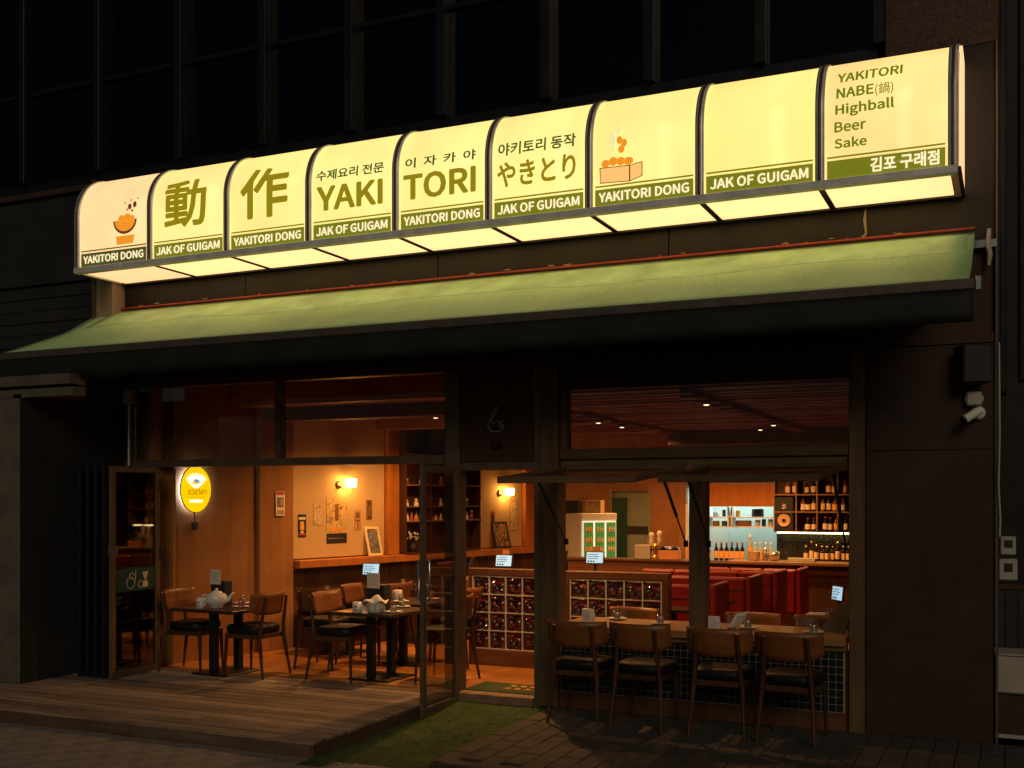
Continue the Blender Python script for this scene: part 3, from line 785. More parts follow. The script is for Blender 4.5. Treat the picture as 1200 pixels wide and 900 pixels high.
# ---- tableware
def teapot(label, loc, rz):
    t = thing('teapot', label, 'teapot', loc, rz)
    prof = [(.045, 0), (.062, .006), (.068, .03), (.092, .05), (.105, .085), (.098, .12), (.075, .142), (.05, .15)]
    MB().lathe(prof, 20).build('body', 'white_gloss', t)
    MB().lathe([(.055, .150), (.05, .160), (.02, .168), (.012, .172), (.017, .182), (.01, .192), (0, .193)], 16).build('lid', 'white_gloss', t)
    MB().tube([(.085, 0, .07), (.125, 0, .09), (.145, 0, .13), (.165, 0, .15)], [.024, .018, .013, .011], 10).build('spout', 'white_gloss', t)
    MB().tube([(-.09, 0, .12), (-.13, 0, .13), (-.145, 0, .09), (-.12, 0, .06), (-.09, 0, .06)], .009, 8).build('handle', 'white_gloss', t)
    return t
teapot('round white teapot on the corner table under the oval sign', (-6.90, -.18, TZ), R(20))
def bowls(label, loc, rz):
    t = thing('napkin_wrapped_bowls', label, 'tableware', loc, rz)
    MB().lathe([(.05, 0), (.07, .01), (.075, .05), (.08, .09), (.085, .10), (.078, .10)], 18).build('bowl', 'white_gloss', t)
    m = MB()
    for k in range(9):
        q = k * .7; m.tube([(.08 * math.cos(q), .08 * math.sin(q), .02), (.083 * math.cos(q), .083 * math.sin(q), .085)], .007, 6)
    m.build('flute', 'plastic_grey', t)
    m = MB(); m.slab(lambda u, v: ((-.10 + .2 * u, -.085 + .17 * v, .105 + .05 * math.sin(PI * u) * math.sin(PI * v) + .014 * math.sin(u * 9 + v * 5)), (0, 0, 1)), 14, 10, .006)
    m.build('folded_napkin', 'paper', t); return t
bowls('white bowls topped with folded napkin on the table with yellow card', (-5.30, .10, TZ), R(15))
def mug(label, loc, rz=0):
    t = thing('mug', label, 'mug', loc, rz)
    MB().lathe([(.038, 0), (.043, .004), (.043, .098), (.036, .098), (.034, .03)], 18).build('cup', 'white_gloss', t)
    MB().tube([(.04, 0, .08), (.066, 0, .07), (.066, 0, .035), (.04, 0, .025)], .006, 6).build('handle', 'white_gloss', t)
    m = MB()
    for a, z in ((-1.9, .03), (-1.3, .025), (-1.6, .055), (-1.2, .06)):
        m.tube([(.043 * math.cos(a), .043 * math.sin(a), z), (.0445 * math.cos(a), .0445 * math.sin(a), z)], .008, 8)
    m.build('printed_dot', 'print_black', t); return t
mug('white mug with dark spots on the corner table', (-7.04, -.24, TZ))
mug('white mug with dark spots on the table with yellow card', (-5.47, .05, TZ))
def setting(label, loc, red=False, glassy=False):
    t = thing('place_setting', label, 'tableware', loc, random.uniform(0, 3), 'glasses upturned on saucers')
    MB().lathe([(.04, 0), (.055, .004), (.085, .013), (.082, .016), (.05, .008)], 18).build('saucer', 'plastic_grey' if glassy else 'white_gloss', t)
    MB().lathe([(.034, .010), (.032, .05), (.028, .085), (.0, .088)], 14).build('upturned_glass', 'clear_glass', t)
    MB().lathe([(.026, .012), (.026, .05), (.02, .056), (0, .058)], 12).build('cup', 'red_plastic' if red else 'plastic_grey', t)
    return t
P = [('on the corner table, with red cup', (-6.75, .0), 1), ('on the far edge of the corner table', (-6.95, .27), 0), ('on the table with yellow card, near the door edge', (-5.16, .18), 0),
     ('on the far edge of the table with yellow card', (-5.34, .64), 0), ('on the tablet table by the bench, wall end', (-6.86, 1.62), 0), ('on the tablet table by the bench, chair end', (-6.56, 1.62), 0),
     ('on the table below the framed picture, wall end', (-6.62, 2.86), 0), ('on the table below the framed picture, aisle end', (-6.38, 2.96), 0), ('on the far end bench table', (-6.05, 4.0), 0),
     ('on the table behind the door partition', (-4.62, 2.2), 0), ('on the middle dining table, street edge', (-5.62, 1.10), 0), ('on the middle dining table, far edge', (-5.48, 1.48), 1)]
tag(MB().lathe([(.05, 0), (.055, .01), (.055, .09), (.05, .10)], 4).build('tissue_box', 'paper', None, 0, (-5.78, 1.30, TZ), (0, 0, .9)), 'white tissue box on the middle dining table', 'tissue box')
for k, (d, (x, y), red) in enumerate(P): setting('upturned glass on saucer ' + d, (x, y, TZ), bool(red))
for d, x, y in (('beyond the first napkin stand', -3.10, .48), ('before the middle post', -2.66, .30), ('between the third and last outdoor chairs', -1.93, .30), ('beside the black menu', -1.40, .22)):
    setting('upturned glass on grey saucer on the hatch counter, ' + d, (x, y, .702), False, True)
setting('upturned glass on grey saucer on the table with lit screen', (-1.45, 1.36, TZ), False, True)
def menu_box(label, loc, rz):
    t = thing('menu_holder', label, 'menu holder', loc, rz)
    BX(-.10, .10, -.05, .05, 0, .235).build('box', 'print_black', t, .004)
    BX(-.10, .045, -.054, -.0505, .20, .345).build('card', 'paper', t)
    m = MB()
    for k in range(5): m.box(-.085, .025 - .02 * (k % 2), -.0555, -.0545, .315 - k * .02, .319 - k * .02)
    m.build('card_print', 'print_grey', t); return t
menu_box('black menu holder with white card on the corner table', (-7.12, .16, TZ + .0), R(-8))
menu_box('black menu holder with white card on the table with yellow card', (-5.45, .40, TZ + .0), R(-6))
tag(BX(-.09, .10, -.05, .05, 0, .003).build('yellow_card', 'label_orange', None, 0, (-5.60, .06, TZ + .001), (0, 0, R(-20))), 'yellow card lying on the edge of the second dining table', 'card')
def tablet(label, loc, rz, tilt=12, paper=True):
    t = thing('order_tablet', label, 'tablet', loc, rz)
    BX(-.06, .06, -.05, .05, 0, .012).build('base', 'black_metal', t, .003)
    BX(-.012, .012, -.01, .01, .012, .13).build('stand', 'black_metal', t)
    b_ = BX(-.105, .105, -.008, .008, -.07, .07).build('housing', 'print_black', t, .005, (0, -.015, .19), (R(-tilt), 0, 0))
    BX(-.092, .092, -.0095, -.0082, -.058, .058).build('screen', 'tablet_screen', b_)
    m = MB()
    for k in range(3): m.box(-.08, .03 + .02 * (k % 2), -.0108, -.0098, .03 - k * .022, .036 - k * .022)
    for k in range(3): m.box(-.078 + k * .03, -.06 + k * .03, -.0108, -.0098, -.05, -.032)
    m.build('screen_icon', 'blue_plastic', b_)
    if paper:
        BX(-.03, .05, .012, .016, .18, .31).build('card', 'orange_box', t)
    return t
tablet('lit order tablet on the table beside the bench', (-6.40, 1.80, TZ + .08), R(10))
tablet('lit order tablet above the glass block partition in the doorway', (-5.02, 2.3, TZ + .18), 0)
tablet('lit order tablet behind the second glass block partition', (-4.08, 2.6, TZ + .22), R(4))
tablet('lit tablet seen edge on through the glass door', (-5.75, 3.0, TZ + .1), R(-72), 12, False)
tablet('lit tablet seen edge on beside the door post', (-4.45, 2.7, TZ + .22), R(-76), 12, False)
tablet('bright screen on the table by the dark wall panel', (-1.38, 1.50, TZ + .02), R(-55), 6, False)
for lab, x, y, z in (('tablet table by the bench', -6.40, 1.80, .08), ('table behind the door partition', -5.02, 2.3, .18), ('table behind the second partition', -4.08, 2.6, .22), ('table with edge-on tablet', -4.45, 2.7, .22), ('far bench table', -5.75, 3.0, .1)):
    tag(BX(-.10, .10, -.08, .08, 0, z - .002).build('cutlery_box', 'dark_wood', None, .004, (x, y, TZ + .001)), 'dark wooden cutlery box under the tablet, ' + lab, 'box')
def napkins(label, loc, rz):
    t = thing('napkin_stand', label, 'napkin stand', loc, rz)
    m = MB(); m.poly([(-.045, -.03, 0), (.05, -.03, 0), (.05, -.03, .075), (0, -.03, .115), (-.045, -.03, .12)], .06); m.build('holder', 'paper', t, .002)
    m = MB()
    for k in range(4): m.box(-.038, .043, -.022 + k * .014, -.014 + k * .014, .05, .118 - .01 * (k % 2))
    m.build('napkin', 'white', t)
    m = MB()
    for k in range(4): m.box(-.03, .03, -.0315, -.0305, .03 + k * .012, .034 + k * .012)
    m.build('print', 'plastic_grey', t); return t
napkins('white napkin stand on the hatch counter beside the door post', (-3.24, .14, .702), R(-10))
napkins('white napkin stand on the hatch counter beside the middle post', (-2.13, -.0, .702), R(8))
mm = thing('folded_menu', 'folded white printed menu leaning behind the napkin stand', 'menu', (-2.03, .09, .702), R(20))
MB().slab(lambda u, v: ((-.02 + .10 * u + .07 * v, .03 * u, .002 + .13 * v + .02 * u), (0, -1, .1)), 3, 3, .004).build('cover', 'paper', mm)
m = MB()
for k in range(6): m.tube([(.0 + .012 * k, -.003 + .004, .02 + .018 * k), (.06 + .012 * k, .012, .03 + .018 * k)], .002, 4)
m.build('print', 'plastic_grey', mm)
tag(BX(-.03, .03, -.02, .02, 0, .035).build('wooden_block', 'counter_wood', None, .003, (-1.99, .0, .702)), 'small wooden block sign on the hatch counter by the napkin stand', 'block')
bmn = thing('standing_menu', 'black menu board leaning at the end of the hatch counter', 'menu', (-1.26, .30, .702), R(-25))
MB().hexa([(-.13, -.01, 0), (.10, -.01, 0), (.10, .0, 0), (-.13, .0, 0)], [(-.02, .11, .22), (.10, .11, .22), (.10, .12, .22), (-.02, .12, .22)]).build('board', 'print_black', bmn)
MB().hexa([(.02, .16, 0), (.06, .16, 0), (.06, .17, 0), (.02, .17, 0)], [(.02, .115, .2), (.06, .115, .2), (.06, .122, .2), (.02, .122, .2)]).build('prop', 'print_black', bmn)

# ================================================================== GLASS BLOCK PARTITIONS
def partition(label, x0, x1, y, ncol):
    t = thing('glass_block_partition', label, 'partition', ((x0 + x1) / 2, y, FL))
    h = (x1 - x0) / 2; W_ = ncol * .184; a = -W_ / 2; top = 1.04 - FL
    BX(-h, h, 0, .12, .91, top).build('cap', 'partition_wood', t, .004)
    BX(-h, h, 0, .12, .0, .165).build('plinth', 'partition_wood', t, .004)
    BX(-h, a - .012, 0, .12, .166, .909).build('side', 'partition_wood', t, .003)
    BX(-a + .012, h, 0, .12, .166, .909).build('side', 'partition_wood', t, .003)
    m = MB()
    for i in range(ncol + 1): m.box(a + i * .184 - .006, a + i * .184 + .006, .004, .1, .168, .907)
    for j in range(5): m.box(a + .0062, -a - .0062, .0035, .1, .168 + j * .1825 - (.0 if j == 0 else .0), .168 + j * .1825 + .009)
    m.build('joint_grid', 'grout', t)
    def blk():
        m = MB()
        def fn(u, v):
            x, z = (u - .5) * .166, (v - .5) * .165
            r = math.hypot(x, z); e = min(u, 1 - u, v, 1 - v)
            y_ = -.010 * min(1, e * 8) - .10 * (.0068 - min(.0068, r * r)) + .011 * math.cos(r * 62 + math.atan2(z, x) * 2) * min(1, e * 6)
            return (x, .018 + y_, z), (0, -1, 0)
        m.slab(fn, 12, 12, .06); return m.mesh('glass_block', 'glass_block')
    me = blk()
    for i in range(ncol):
        for j in range(4): inst(me, 'glass_block', t, (a + (i + .5) * .184, 0, .177 + .0823 + j * .1825), (0, random.choice((0, PI)), 0))
    return t
partition('wood framed glass block partition seen through the doorway', -5.03, -4.02, 1.45, 5)
partition('wood framed glass block partition behind the hatch counter', -3.99, -2.93, 1.45, 5)

# ================================================================== RED BOOTHS
for k, (x1, y, top, wd) in enumerate(((-2.60, 1.95, .90, .9), (-2.45, 2.85, .92, 1.3), (-2.37, 3.85, .92, 1.6), (-2.30, 4.9, .89, 1.7))):
    d = ['nearest the glass block partition', 'second from the glass block partition', 'third from the glass block partition', 'in front of the bar'][k]
    t = thing('booth_seat', 'red upholstered booth bench ' + d, 'booth', (x1, y, FL), 0, 'red booth benches')
    nseg = max(2, round(wd / .45)); sw_ = (wd - .06) / nseg
    BX(-.055, .0, -.012, .56, .0, top - FL + .012).build('end_panel', 'red_seat', t, .012)
    for q in range(nseg): BX(-wd + q * sw_ + .004, -wd + (q + 1) * sw_ - .004, 0, .11, .30, top - FL).build('backrest', 'red_seat', t, .022)
    BX(-wd, -.058, .01, .10, .0, .298).build('back_base', 'dark_wood', t)
    BX(-wd, -.058, .12, .55, .30, .42).build('seat', 'red_seat', t, .03)
    BX(-wd, -.06, .12, .52, .0, .298).build('base', 'red_seat', t, .01)
    BX(-wd, -.058, -.006, -.001, top - FL - .14, top - FL - .13).build('seam', 'dark_wood', t)
    if k < 3:
        q = make_table('dark booth table with saucers, %s booth' % ['nearest', 'middle', 'farthest'][k], (x1 - .4, y + .62 - .9 + .0, FL), 0, .5, .34, 'booth tables')

# ================================================================== BAR
br = thing('bar_counter', 'dark bar counter with wooden top in front of the bottle shelves', 'counter', (-2.5, 6.2, FL))
BX(-.95, 1.2, -.30, .25, .82, .86).build('counter_top', 'counter_wood', br, .005)
BX(-.93, 1.2, -.22, .22, .0, .819).build('front', 'dark_wood', br, .004)
BX(-.3, 1.2, -.26, -.221, .70, .76).build('rail', 'partition_wood', br)
kc = thing('kitchen_counter', 'kitchen worktop behind the bar holding orange labelled bottles', 'counter', (-3.6, 6.6, FL))
BX(-.65, .62, -.15, .6, .79, .83).build('worktop', 'silver', kc)
BX(-.65, .62, -.1, .58, 0, .788).build('front', 'dark_wood', kc)
kr = thing('kitchen_recess', 'bright pale green kitchen alcove behind the bar', 'kitchen', (-3.6, 6.99, FL))
BX(-.66, .64, .55, .60, .0, 1.90).build('rear_wall', 'kitchen', kr)
BX(-.70, -.662, .0, .6, .0, 1.90).build('side_wall', 'kitchen', kr)
BX(.642, .68, .0, .6, .0, 1.90).build('side_wall', 'kitchen', kr)
BX(-.70, .68, .0, .6, 1.903, 1.95).build('top', 'kitchen', kr)
ks = thing('kitchen_shelf_unit', 'white open shelf unit with dishes under the orange cupboards', 'shelves', (-3.47, 6.95, 1.34))
for z in (0, .135): BX(-.48, .48, -.08, .159, z, z + .016).build('shelf', 'white', ks)
for x in (-.48, -.19, -.14, .46): BX(x, x + .02, -.085, .158, .0165 + (0 if x else 0), .288).build('upright', 'white', ks)
it = [('dark oven', .13, .30, .155, .265, 'print_black'), ('brown tray stack', -.10, .13, .02, .10, 'print_brown'), ('grey canister', .18, .25, .02, .11, 'plastic_grey'), ('black canister', .27, .33, .02, .12, 'print_black'), ('pale canister', .36, .43, .02, .12, 'box_white'),
      ('green bundle', -.30, -.22, .02, .09, 'fridge_green'), ('dark bowl stack', -.43, -.33, .02, .09, 'print_brown'), ('yellow packet', -.10, -.03, .155, .24, 'label_orange'), ('white tub', -.43, -.34, .155, .22, 'white'), ('black jar', -.29, -.24, .155, .25, 'print_black')]
for d, x0, x1, z0, z1, mt in it:
    o = MB().lathe([((x1 - x0) * .46, 0), ((x1 - x0) * .5, .008), ((x1 - x0) * .5, (z1 - z0) * .9), ((x1 - x0) * .44, z1 - z0)], 14).build('kitchen_container', mt if mt != 'fridge_green' else 'sticker_green', None, 0, (-3.47 + (x0 + x1) / 2, 6.95 + .03, 1.34 + z0 - .0035 if z0 < .1 else 1.34 + z0 - .003))
    o.scale.y = min(1, .11 / (x1 - x0)); tag(o, d + ' on the kitchen shelf under the orange cupboards', 'container')
kl = bpy.data.lights.new('kitchen_lamp', 'AREA'); kl.shape = 'RECTANGLE'; kl.size = 1.1; kl.size_y = .3; kl.energy = 9; kl.color = (.78, 1.0, .92)
kt = thing('kitchen_ceiling_lamp', 'cool white ceiling lamp inside the kitchen alcove', 'lamp', (-3.6, 7.14, 1.93))
o = bpy.data.objects.new('lamp', kl); C.objects.link(o); o.parent = kt; o.location = (0, 0, -.03)
BX(-.55, .55, -.12, .12, -.012, .02).build('housing', 'white', kt)
cu = thing('wall_cupboards', 'orange wood wall cupboards above the kitchen hatch', 'cupboard', (-3.46, 6.72, 1.635))
BX(-.50, .49, .02, .135, 0, .32).build('carcass', 'cabinet', cu)
for a, b_ in ((-.50, -.36), (-.357, .04), (.043, .49)): BX(a, b_, .0, .018, .0, .32).build('door', 'cabinet', cu, .002)
# bottle shelves
BX0 = lambda u: -2.967 + (u - 910) * .01142
bs = thing('bottle_shelves', 'dark back bar shelving with lit bottles and a hifi speaker', 'shelves', (-2.43, 6.60, 1.29))
BX(-.53, .75, .22, .25, .0, .86).build('rear_panel', 'dark_wood', bs)
for z in (.0, .265, .50, .83): BX(-.53, .75, .0, .219, z, z + .018).build('shelf', 'counter_wood' if z else 'dark_wood', bs)
for x in (-.53, -.235, .04, .31, .73): BX(x, x + .016, .002, .218, .0185, .828).build('upright', 'counter_wood', bs)
sp = thing('hifi_speaker', 'black loudspeaker with tan cone on the bottle shelves', 'speaker', (-2.82, 6.70, 1.309))
BX(-.125, .125, -.09, .09, 0, .46).build('cabinet', 'speaker_black', sp, .006)
def ring(r, z, name, mt, par, y=-.091):
    m = MB(); m.lathe([(r * .3, .012), (r * .55, .004), (r * .9, .012), (r, .016), (r, .0)], 20); o = m.build(name, mt, par, 0, (0, y, z), (R(90), 0, 0)); return o
ring(.085, .14, 'woofer', 'speaker_cone', sp); ring(.035, .33, 'tweeter', 'silver', sp)
MB().lathe([(.03, .0), (.028, .014), (0, .02)], 12).build('dust_cap', 'speaker_black', sp, 0, (0, -.092, .14), (R(90), 0, 0))
def bottle_meshes(h, r, neck):
    prof = [(r * .92, 0), (r, .006), (r, h * .58), (r * .85, h * .66), (neck, h * .76), (neck, h * .95), (neck * 1.15, h * .955), (neck * 1.15, h), (0, h)]
    return MB().lathe(prof, 12).v, prof
def make_bottle(label, loc, glassm, labm, h=.26, r=.034, group=None, capm='bottle_cap'):
    t = thing('bottle', label, 'bottle', loc, random.uniform(-.3, .3), group)
    nk = r * .38
    prof = [(r * .92, 0), (r, .006), (r, h * .58), (r * .85, h * .66), (nk, h * .76), (nk, h * .93)]
    MB().lathe(prof, 12).build('glass', glassm, t)
    MB().lathe([(nk * 1.2, h * .90), (nk * 1.2, h), (0, h * 1.001)], 10).build('cap', capm, t)
    a = []
    m = MB()
    m.grid(lambda u, v: ((r + .0015) * math.cos(-PI / 2 + (u - .5) * 3.2), (r + .0015) * math.sin(-PI / 2 + (u - .5) * 3.2), 0) and ((r + .0015) * math.cos(-PI / 2 + (u - .5) * 3.2), (r + .0015) * math.sin(-PI / 2 + (u - .5) * 3.2), h * (.12 + .40 * v)), 8, 1)
    m.build('label', labm, t); return t
rows = [('bottom', 1.309, (947.5, 954.5, 968, 973.5, 979.5, 991)), ('middle', 1.574, (941.7, 947.3, 954, 964.7, 971.7, 978.5, 988)), ('top', 1.809, (924, 932, 946, 954, 971.7, 978, 990))]
for rn, z, us in rows:
    for k, u in enumerate(us):
        make_bottle('%s bottle from the speaker end on the %s bottle shelf' % (ORD[k], rn), (BX0(u) * 1.0 + .028, 6.68 + random.uniform(-.02, .02), z), random.choice(('bottle_dark', 'bottle_dark', 'bottle_amber')), random.choice(('label_cream', 'label_cream', 'paper', 'label_orange')), random.uniform(.17, .215), random.choice((.028, .032, .036)), 'bottles on the back bar shelves')
for k in range(6):
    make_bottle('%s dark topped bottle with orange label from the post, kitchen worktop' % ORD[k], (-3.73 + k * .073, 6.5, .892), 'bottle_dark', 'label_orange', .25, .031, 'bottles on the kitchen worktop')
for k in range(3):
    make_bottle('%s orange carton bottle from the post, end of kitchen worktop' % ORD[k], (-3.96 + k * .062, 6.5, .892), 'bottle_amber', 'label_orange', .20, .028, 'orange bottles at the end of the worktop', 'label_orange')
for k in range(5):
    make_bottle('%s large clear bottle with orange band beside the bar tools' % ORD[k], (-3.27 + k * .072, 6.55, .892), 'bottle_clear', 'label_orange', .36 if k == 0 else .26, .034, 'clear bottles beside the bar', 'white')
for k in range(9):
    make_bottle('%s small dark bottle with golden label from the tiled end of the bar' % ORD[k], (-2.48 + k * .068, 6.34 + .03 * (k % 2), .922), 'bottle_dark', 'label_cream', random.choice((.20, .22, .26)), .029, 'bottles under the lit strip', 'gold')
ls = thing('tiled_bar_splashback', 'dark upright tiles lit by a warm strip behind the bar', 'wall tiles', (-2.43, 6.80, .93))
BX(-.53, .75, .03, .05, -.06, .358).build('joint_bed', 'grout', ls)
me = BX(-.0195, .0195, .0, .03, 0, .125).mesh('tile', 'bar_tile', .002)
for i in range(29):
    for j in range(3): inst(me, 'tile', ls, (-.505 + i * .0435, 0, -.05 + j * .132))
st = BX(-.50, .73, -.02, .0, -.018, -.001).build('led_strip', 'led_strip', None, 0, (-2.43, 6.73, 1.289)); tag(st, 'warm LED strip glowing under the bottle shelves', 'light strip')
def barware(name, label, loc, prof, mt): return tag(MB().lathe(prof, 14).build(name, mt, None, 0, loc), label, 'barware')
barware('ice_bucket', 'round metal ice bucket on the bar in front of the clear bottles', (-3.12, 6.12, .922), [(.06, 0), (.075, .02), (.08, .11), (.085, .115), (.07, .115)], 'silver')
barware('shaker', 'steel cocktail shaker on the bar', (-2.98, 6.15, .922), [(.035, 0), (.045, .09), (.03, .12), (.018, .15), (.018, .17), (0, .172)], 'silver')
barware('bowl', 'shiny steel bowl on the bar near the lit tiles', (-2.86, 6.12, .922), [(.04, 0), (.075, .05), (.08, .10), (.06, .12), (.02, .13), (0, .13)], 'silver')
for k, (x, w_) in enumerate(((-2.55, .11), (-2.38, .07))):
    tag(BX(-w_, w_, -.05, .05, 0, .05).build('tray_box', 'box_white', None, .004, (x, 6.05, .922)), ['long', 'short'][k] + ' pale box on the bar before the golden label bottles', 'box')

# fridge, door, divider with ornaments
fr = thing('drinks_fridge', 'white drinks fridge with three green lit glass doors', 'fridge', (-5.17, 5.0, FL), 0)
fr.rotation_euler = (0, 0, math.atan2(.788, .615))
# local x along the front (three doors), local +y to its side away from the room
BX(0, .56, .0, .40, 0, 1.49).build('cabinet', 'white', fr, .008)
BX(0.004, .556, -.02, -.002, 1.40, 1.49).build('top_panel', 'white', fr, .004)
for k in range(3):
    a = .02 + k * .176
    d_ = BX(a, a + .168, -.03, -.003, .5, 1.39).build('door', 'fridge_frame_glow', fr, .004)
    BX(a + .012, a + .156, -.034, -.031, .53, 1.37).build('door_glass', 'fridge_green', d_)
    m = MB()
    for j, z in enumerate((1.24, 1.10, .98)):
        for q in range(3): m.lathe([(.012, 0), (.014, .01), (.014, .05), (.006, .065), (.006, .08)], 8, (a + .045 + q * .038, -.036, z))
    m.build('bottle_row', ('label_cream' if k else 'label_orange'), d_)
sd_ = thing('service_door', 'grey green service doorway with dark band in the far wall', 'door', (-5.10, 6.86, FL))
BX(-.28, .28, .04, .08, 0, 1.79).build('leaf', 'door_green', sd_)
BX(-.05, .27, .025, .039, 1.17, 1.28).build('band', 'print_black', sd_)
BX(-.29, -.06, .0, .039, 0, 1.70).build('curtain', 'sticker_green', sd_)
for a, b_ in ((-.31, -.282), (.282, .31)): BX(a, b_, -.02, .08, 0, 1.82).build('frame', 'door_green', sd_)
for k, x in enumerate((-5.50, -5.22)):
    tag(BX(-.11, .11, -.08, .08, 0, .17).build('storage_box', ('black_metal', 'print_tan')[k], None, .005, (x + .12, 5.25 + k * .1, FL + 1.492)), ['dark crate', 'tan carton'][k] + ' on top of the white fridge', 'box')
dv = thing('service_divider', 'dark red brown wooden divider below the fridge holding ornaments', 'divider', (-4.35, 4.2, FL))
BX(-1.0, .95, 0, .30, .0, .92).build('body', 'partition_wood', dv, .004)
BX(-1.02, .97, -.02, .32, .922, .95).build('top', 'dark_wood', dv, .004)
zt = FL + .952
tag(BX(-.10, .10, -.07, .07, 0, .17).build('carton', 'box_white', None, .006, (-4.08, 4.32, zt)), 'cream carton on the divider beside the gilded ornament', 'box')
cx = thing('paper_crate', 'orange crate with blue cloth on the divider near the middle post', 'crate', (-3.76, 4.34, zt))
BX(-.12, .12, -.08, .08, 0, .11).build('box', 'orange_box', cx, .004)
MB().slab(lambda u, v: ((-.115 + .23 * u, -.075 + .15 * v, .125 + .02 * math.sin(u * 9) * math.cos(v * 7) + .02 * math.sin(PI * u)), (0, 0, 1)), 12, 8, .014).build('cloth', 'blue_plastic', cx)
on = thing('gilded_ornament', 'gold and white figurine ornament on the divider', 'ornament', (-3.93, 4.30, zt))
MB().lathe([(.045, 0), (.05, .02), (.02, .05), (.018, .09), (.05, .12), (.06, .16), (.035, .19)], 14).build('pedestal', 'gold', on)
for x, z in ((-.05, .24), (.05, .26)):
    MB().lathe([(.01, -.09), (.022, -.06), (.03, -.02), (.022, .02), (.032, .045), (.028, .075), (.0, .09)], 12, (x, 0, z)).build('figure', 'white', on)
MB().tube([(-.08, 0, .17), (-.11, 0, .22), (-.09, 0, .26)], .009, 6).build('branch', 'gold', on)
MB().tube([(.07, 0, .16), (.12, 0, .18), (.14, 0, .23)], .009, 6).build('branch', 'gold', on)
pt = thing('white_door_frame', 'white framed pass opening beside the middle post with orange box inside', 'doorway', (-4.09, 6.99, FL))
BX(-.17, -.13, -.16, -.12, .0, 1.60).build('jamb', 'white', pt, .003)
BX(.09, .12, -.16, -.12, .0, 1.60).build('jamb', 'white', pt, .003)
tag(BX(-.09, .09, -.08, .08, 0, .24).build('takeaway_box', 'orange_box', None, .005, (-4.08, 6.62, .894)), 'orange box by the white pass opening', 'box')

# ================================================================== WALL PIECES ON THE PARTY WALL
def LW(t, z, off=0.): return (-7.8 + t * SA + off * CA, .1 + t * CA - off * SA, z)
def wthing(name, label, cat, t, z, off=0.): return thing(name, label, cat, LW(t, z, off), LROT)
ov = wthing('oval_light_sign', 'glowing yellow oval light sign with white halo on plywood wall', 'sign', .345, 1.845, .01)
def oval(rx, rz, y0, y1, n=40):
    return MB().poly([(rx * math.cos(2 * PI * k / n), y0, rz * math.sin(2 * PI * k / n)) for k in range(n)], y1 - y0)
oval(.175, .222, -.035, .0).build('halo_light', 'oval_halo', ov)
oval(.195, .245, -.05, -.036).build('rim', 'print_black', ov)
oval(.188, .238, -.053, -.0505).build('face', 'oval_face', ov)
m = MB()
for q in range(11):
    a = R(15 + q * 15); m.tube([(.045 * math.cos(a), -.055, .075 + .03 * math.sin(a)), (.135 * math.cos(a), -.055, .085 + .085 * math.sin(a))], [.010, .004], 6)
m.poly([(-.13, -.0555, .09), (0, -.0555, .045), (.13, -.0555, .09), (.02, -.0555, .01), (-.02, -.0555, .01)], .001)
m.build('emblem', 'oval_white', ov)
MB().poly([(-.05, -.057, .10), (.0, -.057, .13), (.04, -.057, .11), (.05, -.057, .075), (0, -.057, .065)], .0012).build('emblem', 'oval_blue', ov)
m = MB()
for q in range(6):
    x = -.10 + q * .04
    m.tube([(x, -.056, -.045 + .02 * (q % 2)), (x + .012, -.056, .0), (x + .03, -.056, -.03), (x + .02, -.056, -.05)], .0045, 5)
m.tube([(-.10, -.056, -.055), (.11, -.056, -.05)], .003, 5)
for q in range(7): m.tube([(-.09 + q * .03, -.056, -.085), (-.075 + q * .03, -.056, -.073 - .012 * (q % 2))], .004, 5)
m.build('script', 'oval_ink', ov)
m = MB()
for q in range(6): m.box(-.082 + q * .028, -.06 + q * .028, -.0565, -.0545, -.138, -.108)
m.build('lettering', 'oval_white', ov)
MB().tube([(0, -.02, -.24), (.012, -.02, -.30), (.004, -.02, -.34)], .006, 6).build('cable', 'print_black', ov)
BX(-.025, .03, -.05, -.003, -.42, -.34).build('transformer', 'print_black', ov, .006)

def sconce(label, t, z):
    s = wthing('wall_sconce', label, 'lamp', t, z, .013)
    MB().lathe([(.05, 0), (.045, .012), (.02, .02), (.0, .022)], 16).build('back_plate', 'brass', s, 0, (-.07, -.001, -.02), (R(90), 0, 0))
    MB().tube([(-.07, -.01, -.02), (-.06, -.07, -.07), (.0, -.10, -.10), (.04, -.11, -.07), (.04, -.11, -.045)], .007, 8).build('arm', 'brass', s)
    MB().tube([(.04, -.11, -.045), (.06, -.11, -.10), (.02, -.10, -.14), (-.03, -.09, -.12)], .004, 6).build('scroll', 'brass', s)
    sh = MB().lathe([(.035, -.045), (.055, -.04), (.06, .045), (.058, .05)], 14, (.04, -.11, 0)).build('shade', 'sconce_shade', s)
    MB().lathe([(.058, .051), (.064, .051), (.064, .057), (.058, .057)], 14, (.04, -.11, 0)).build('shade_rim', 'brass', s)
sconce('lit wall sconce above the hanging scroll print', 2.50, 1.93)
sconce('lit wall sconce above the framed dark print by the doorway', 5.66, 1.84)
def poster(name, label, t, z, w_, h, mat, extra=None):
    o = wthing(name, label, 'poster', t, z, .014)
    BX(-w_ / 2, w_ / 2, -.003, .0, -h / 2, h / 2).build('sheet', mat, o)
    for x0, x1, z0, z1, mt in (extra or []): BX(x0, x1, -.0045, -.0032, z0, z1).build('print', mt, o)
    return o
poster('hanging_scroll', 'tall golden hanging scroll print under the sconce', 2.40, 1.485, .33, .53, 'pic_scroll', [(-.165, .165, -.265, -.15, 'print_black'), (-.03, .03, .0, .2, 'print_brown'), (-.14, .14, -.22, -.20, 'print_tan'), (-.12, .12, -.13, -.08, 'print_orange')])
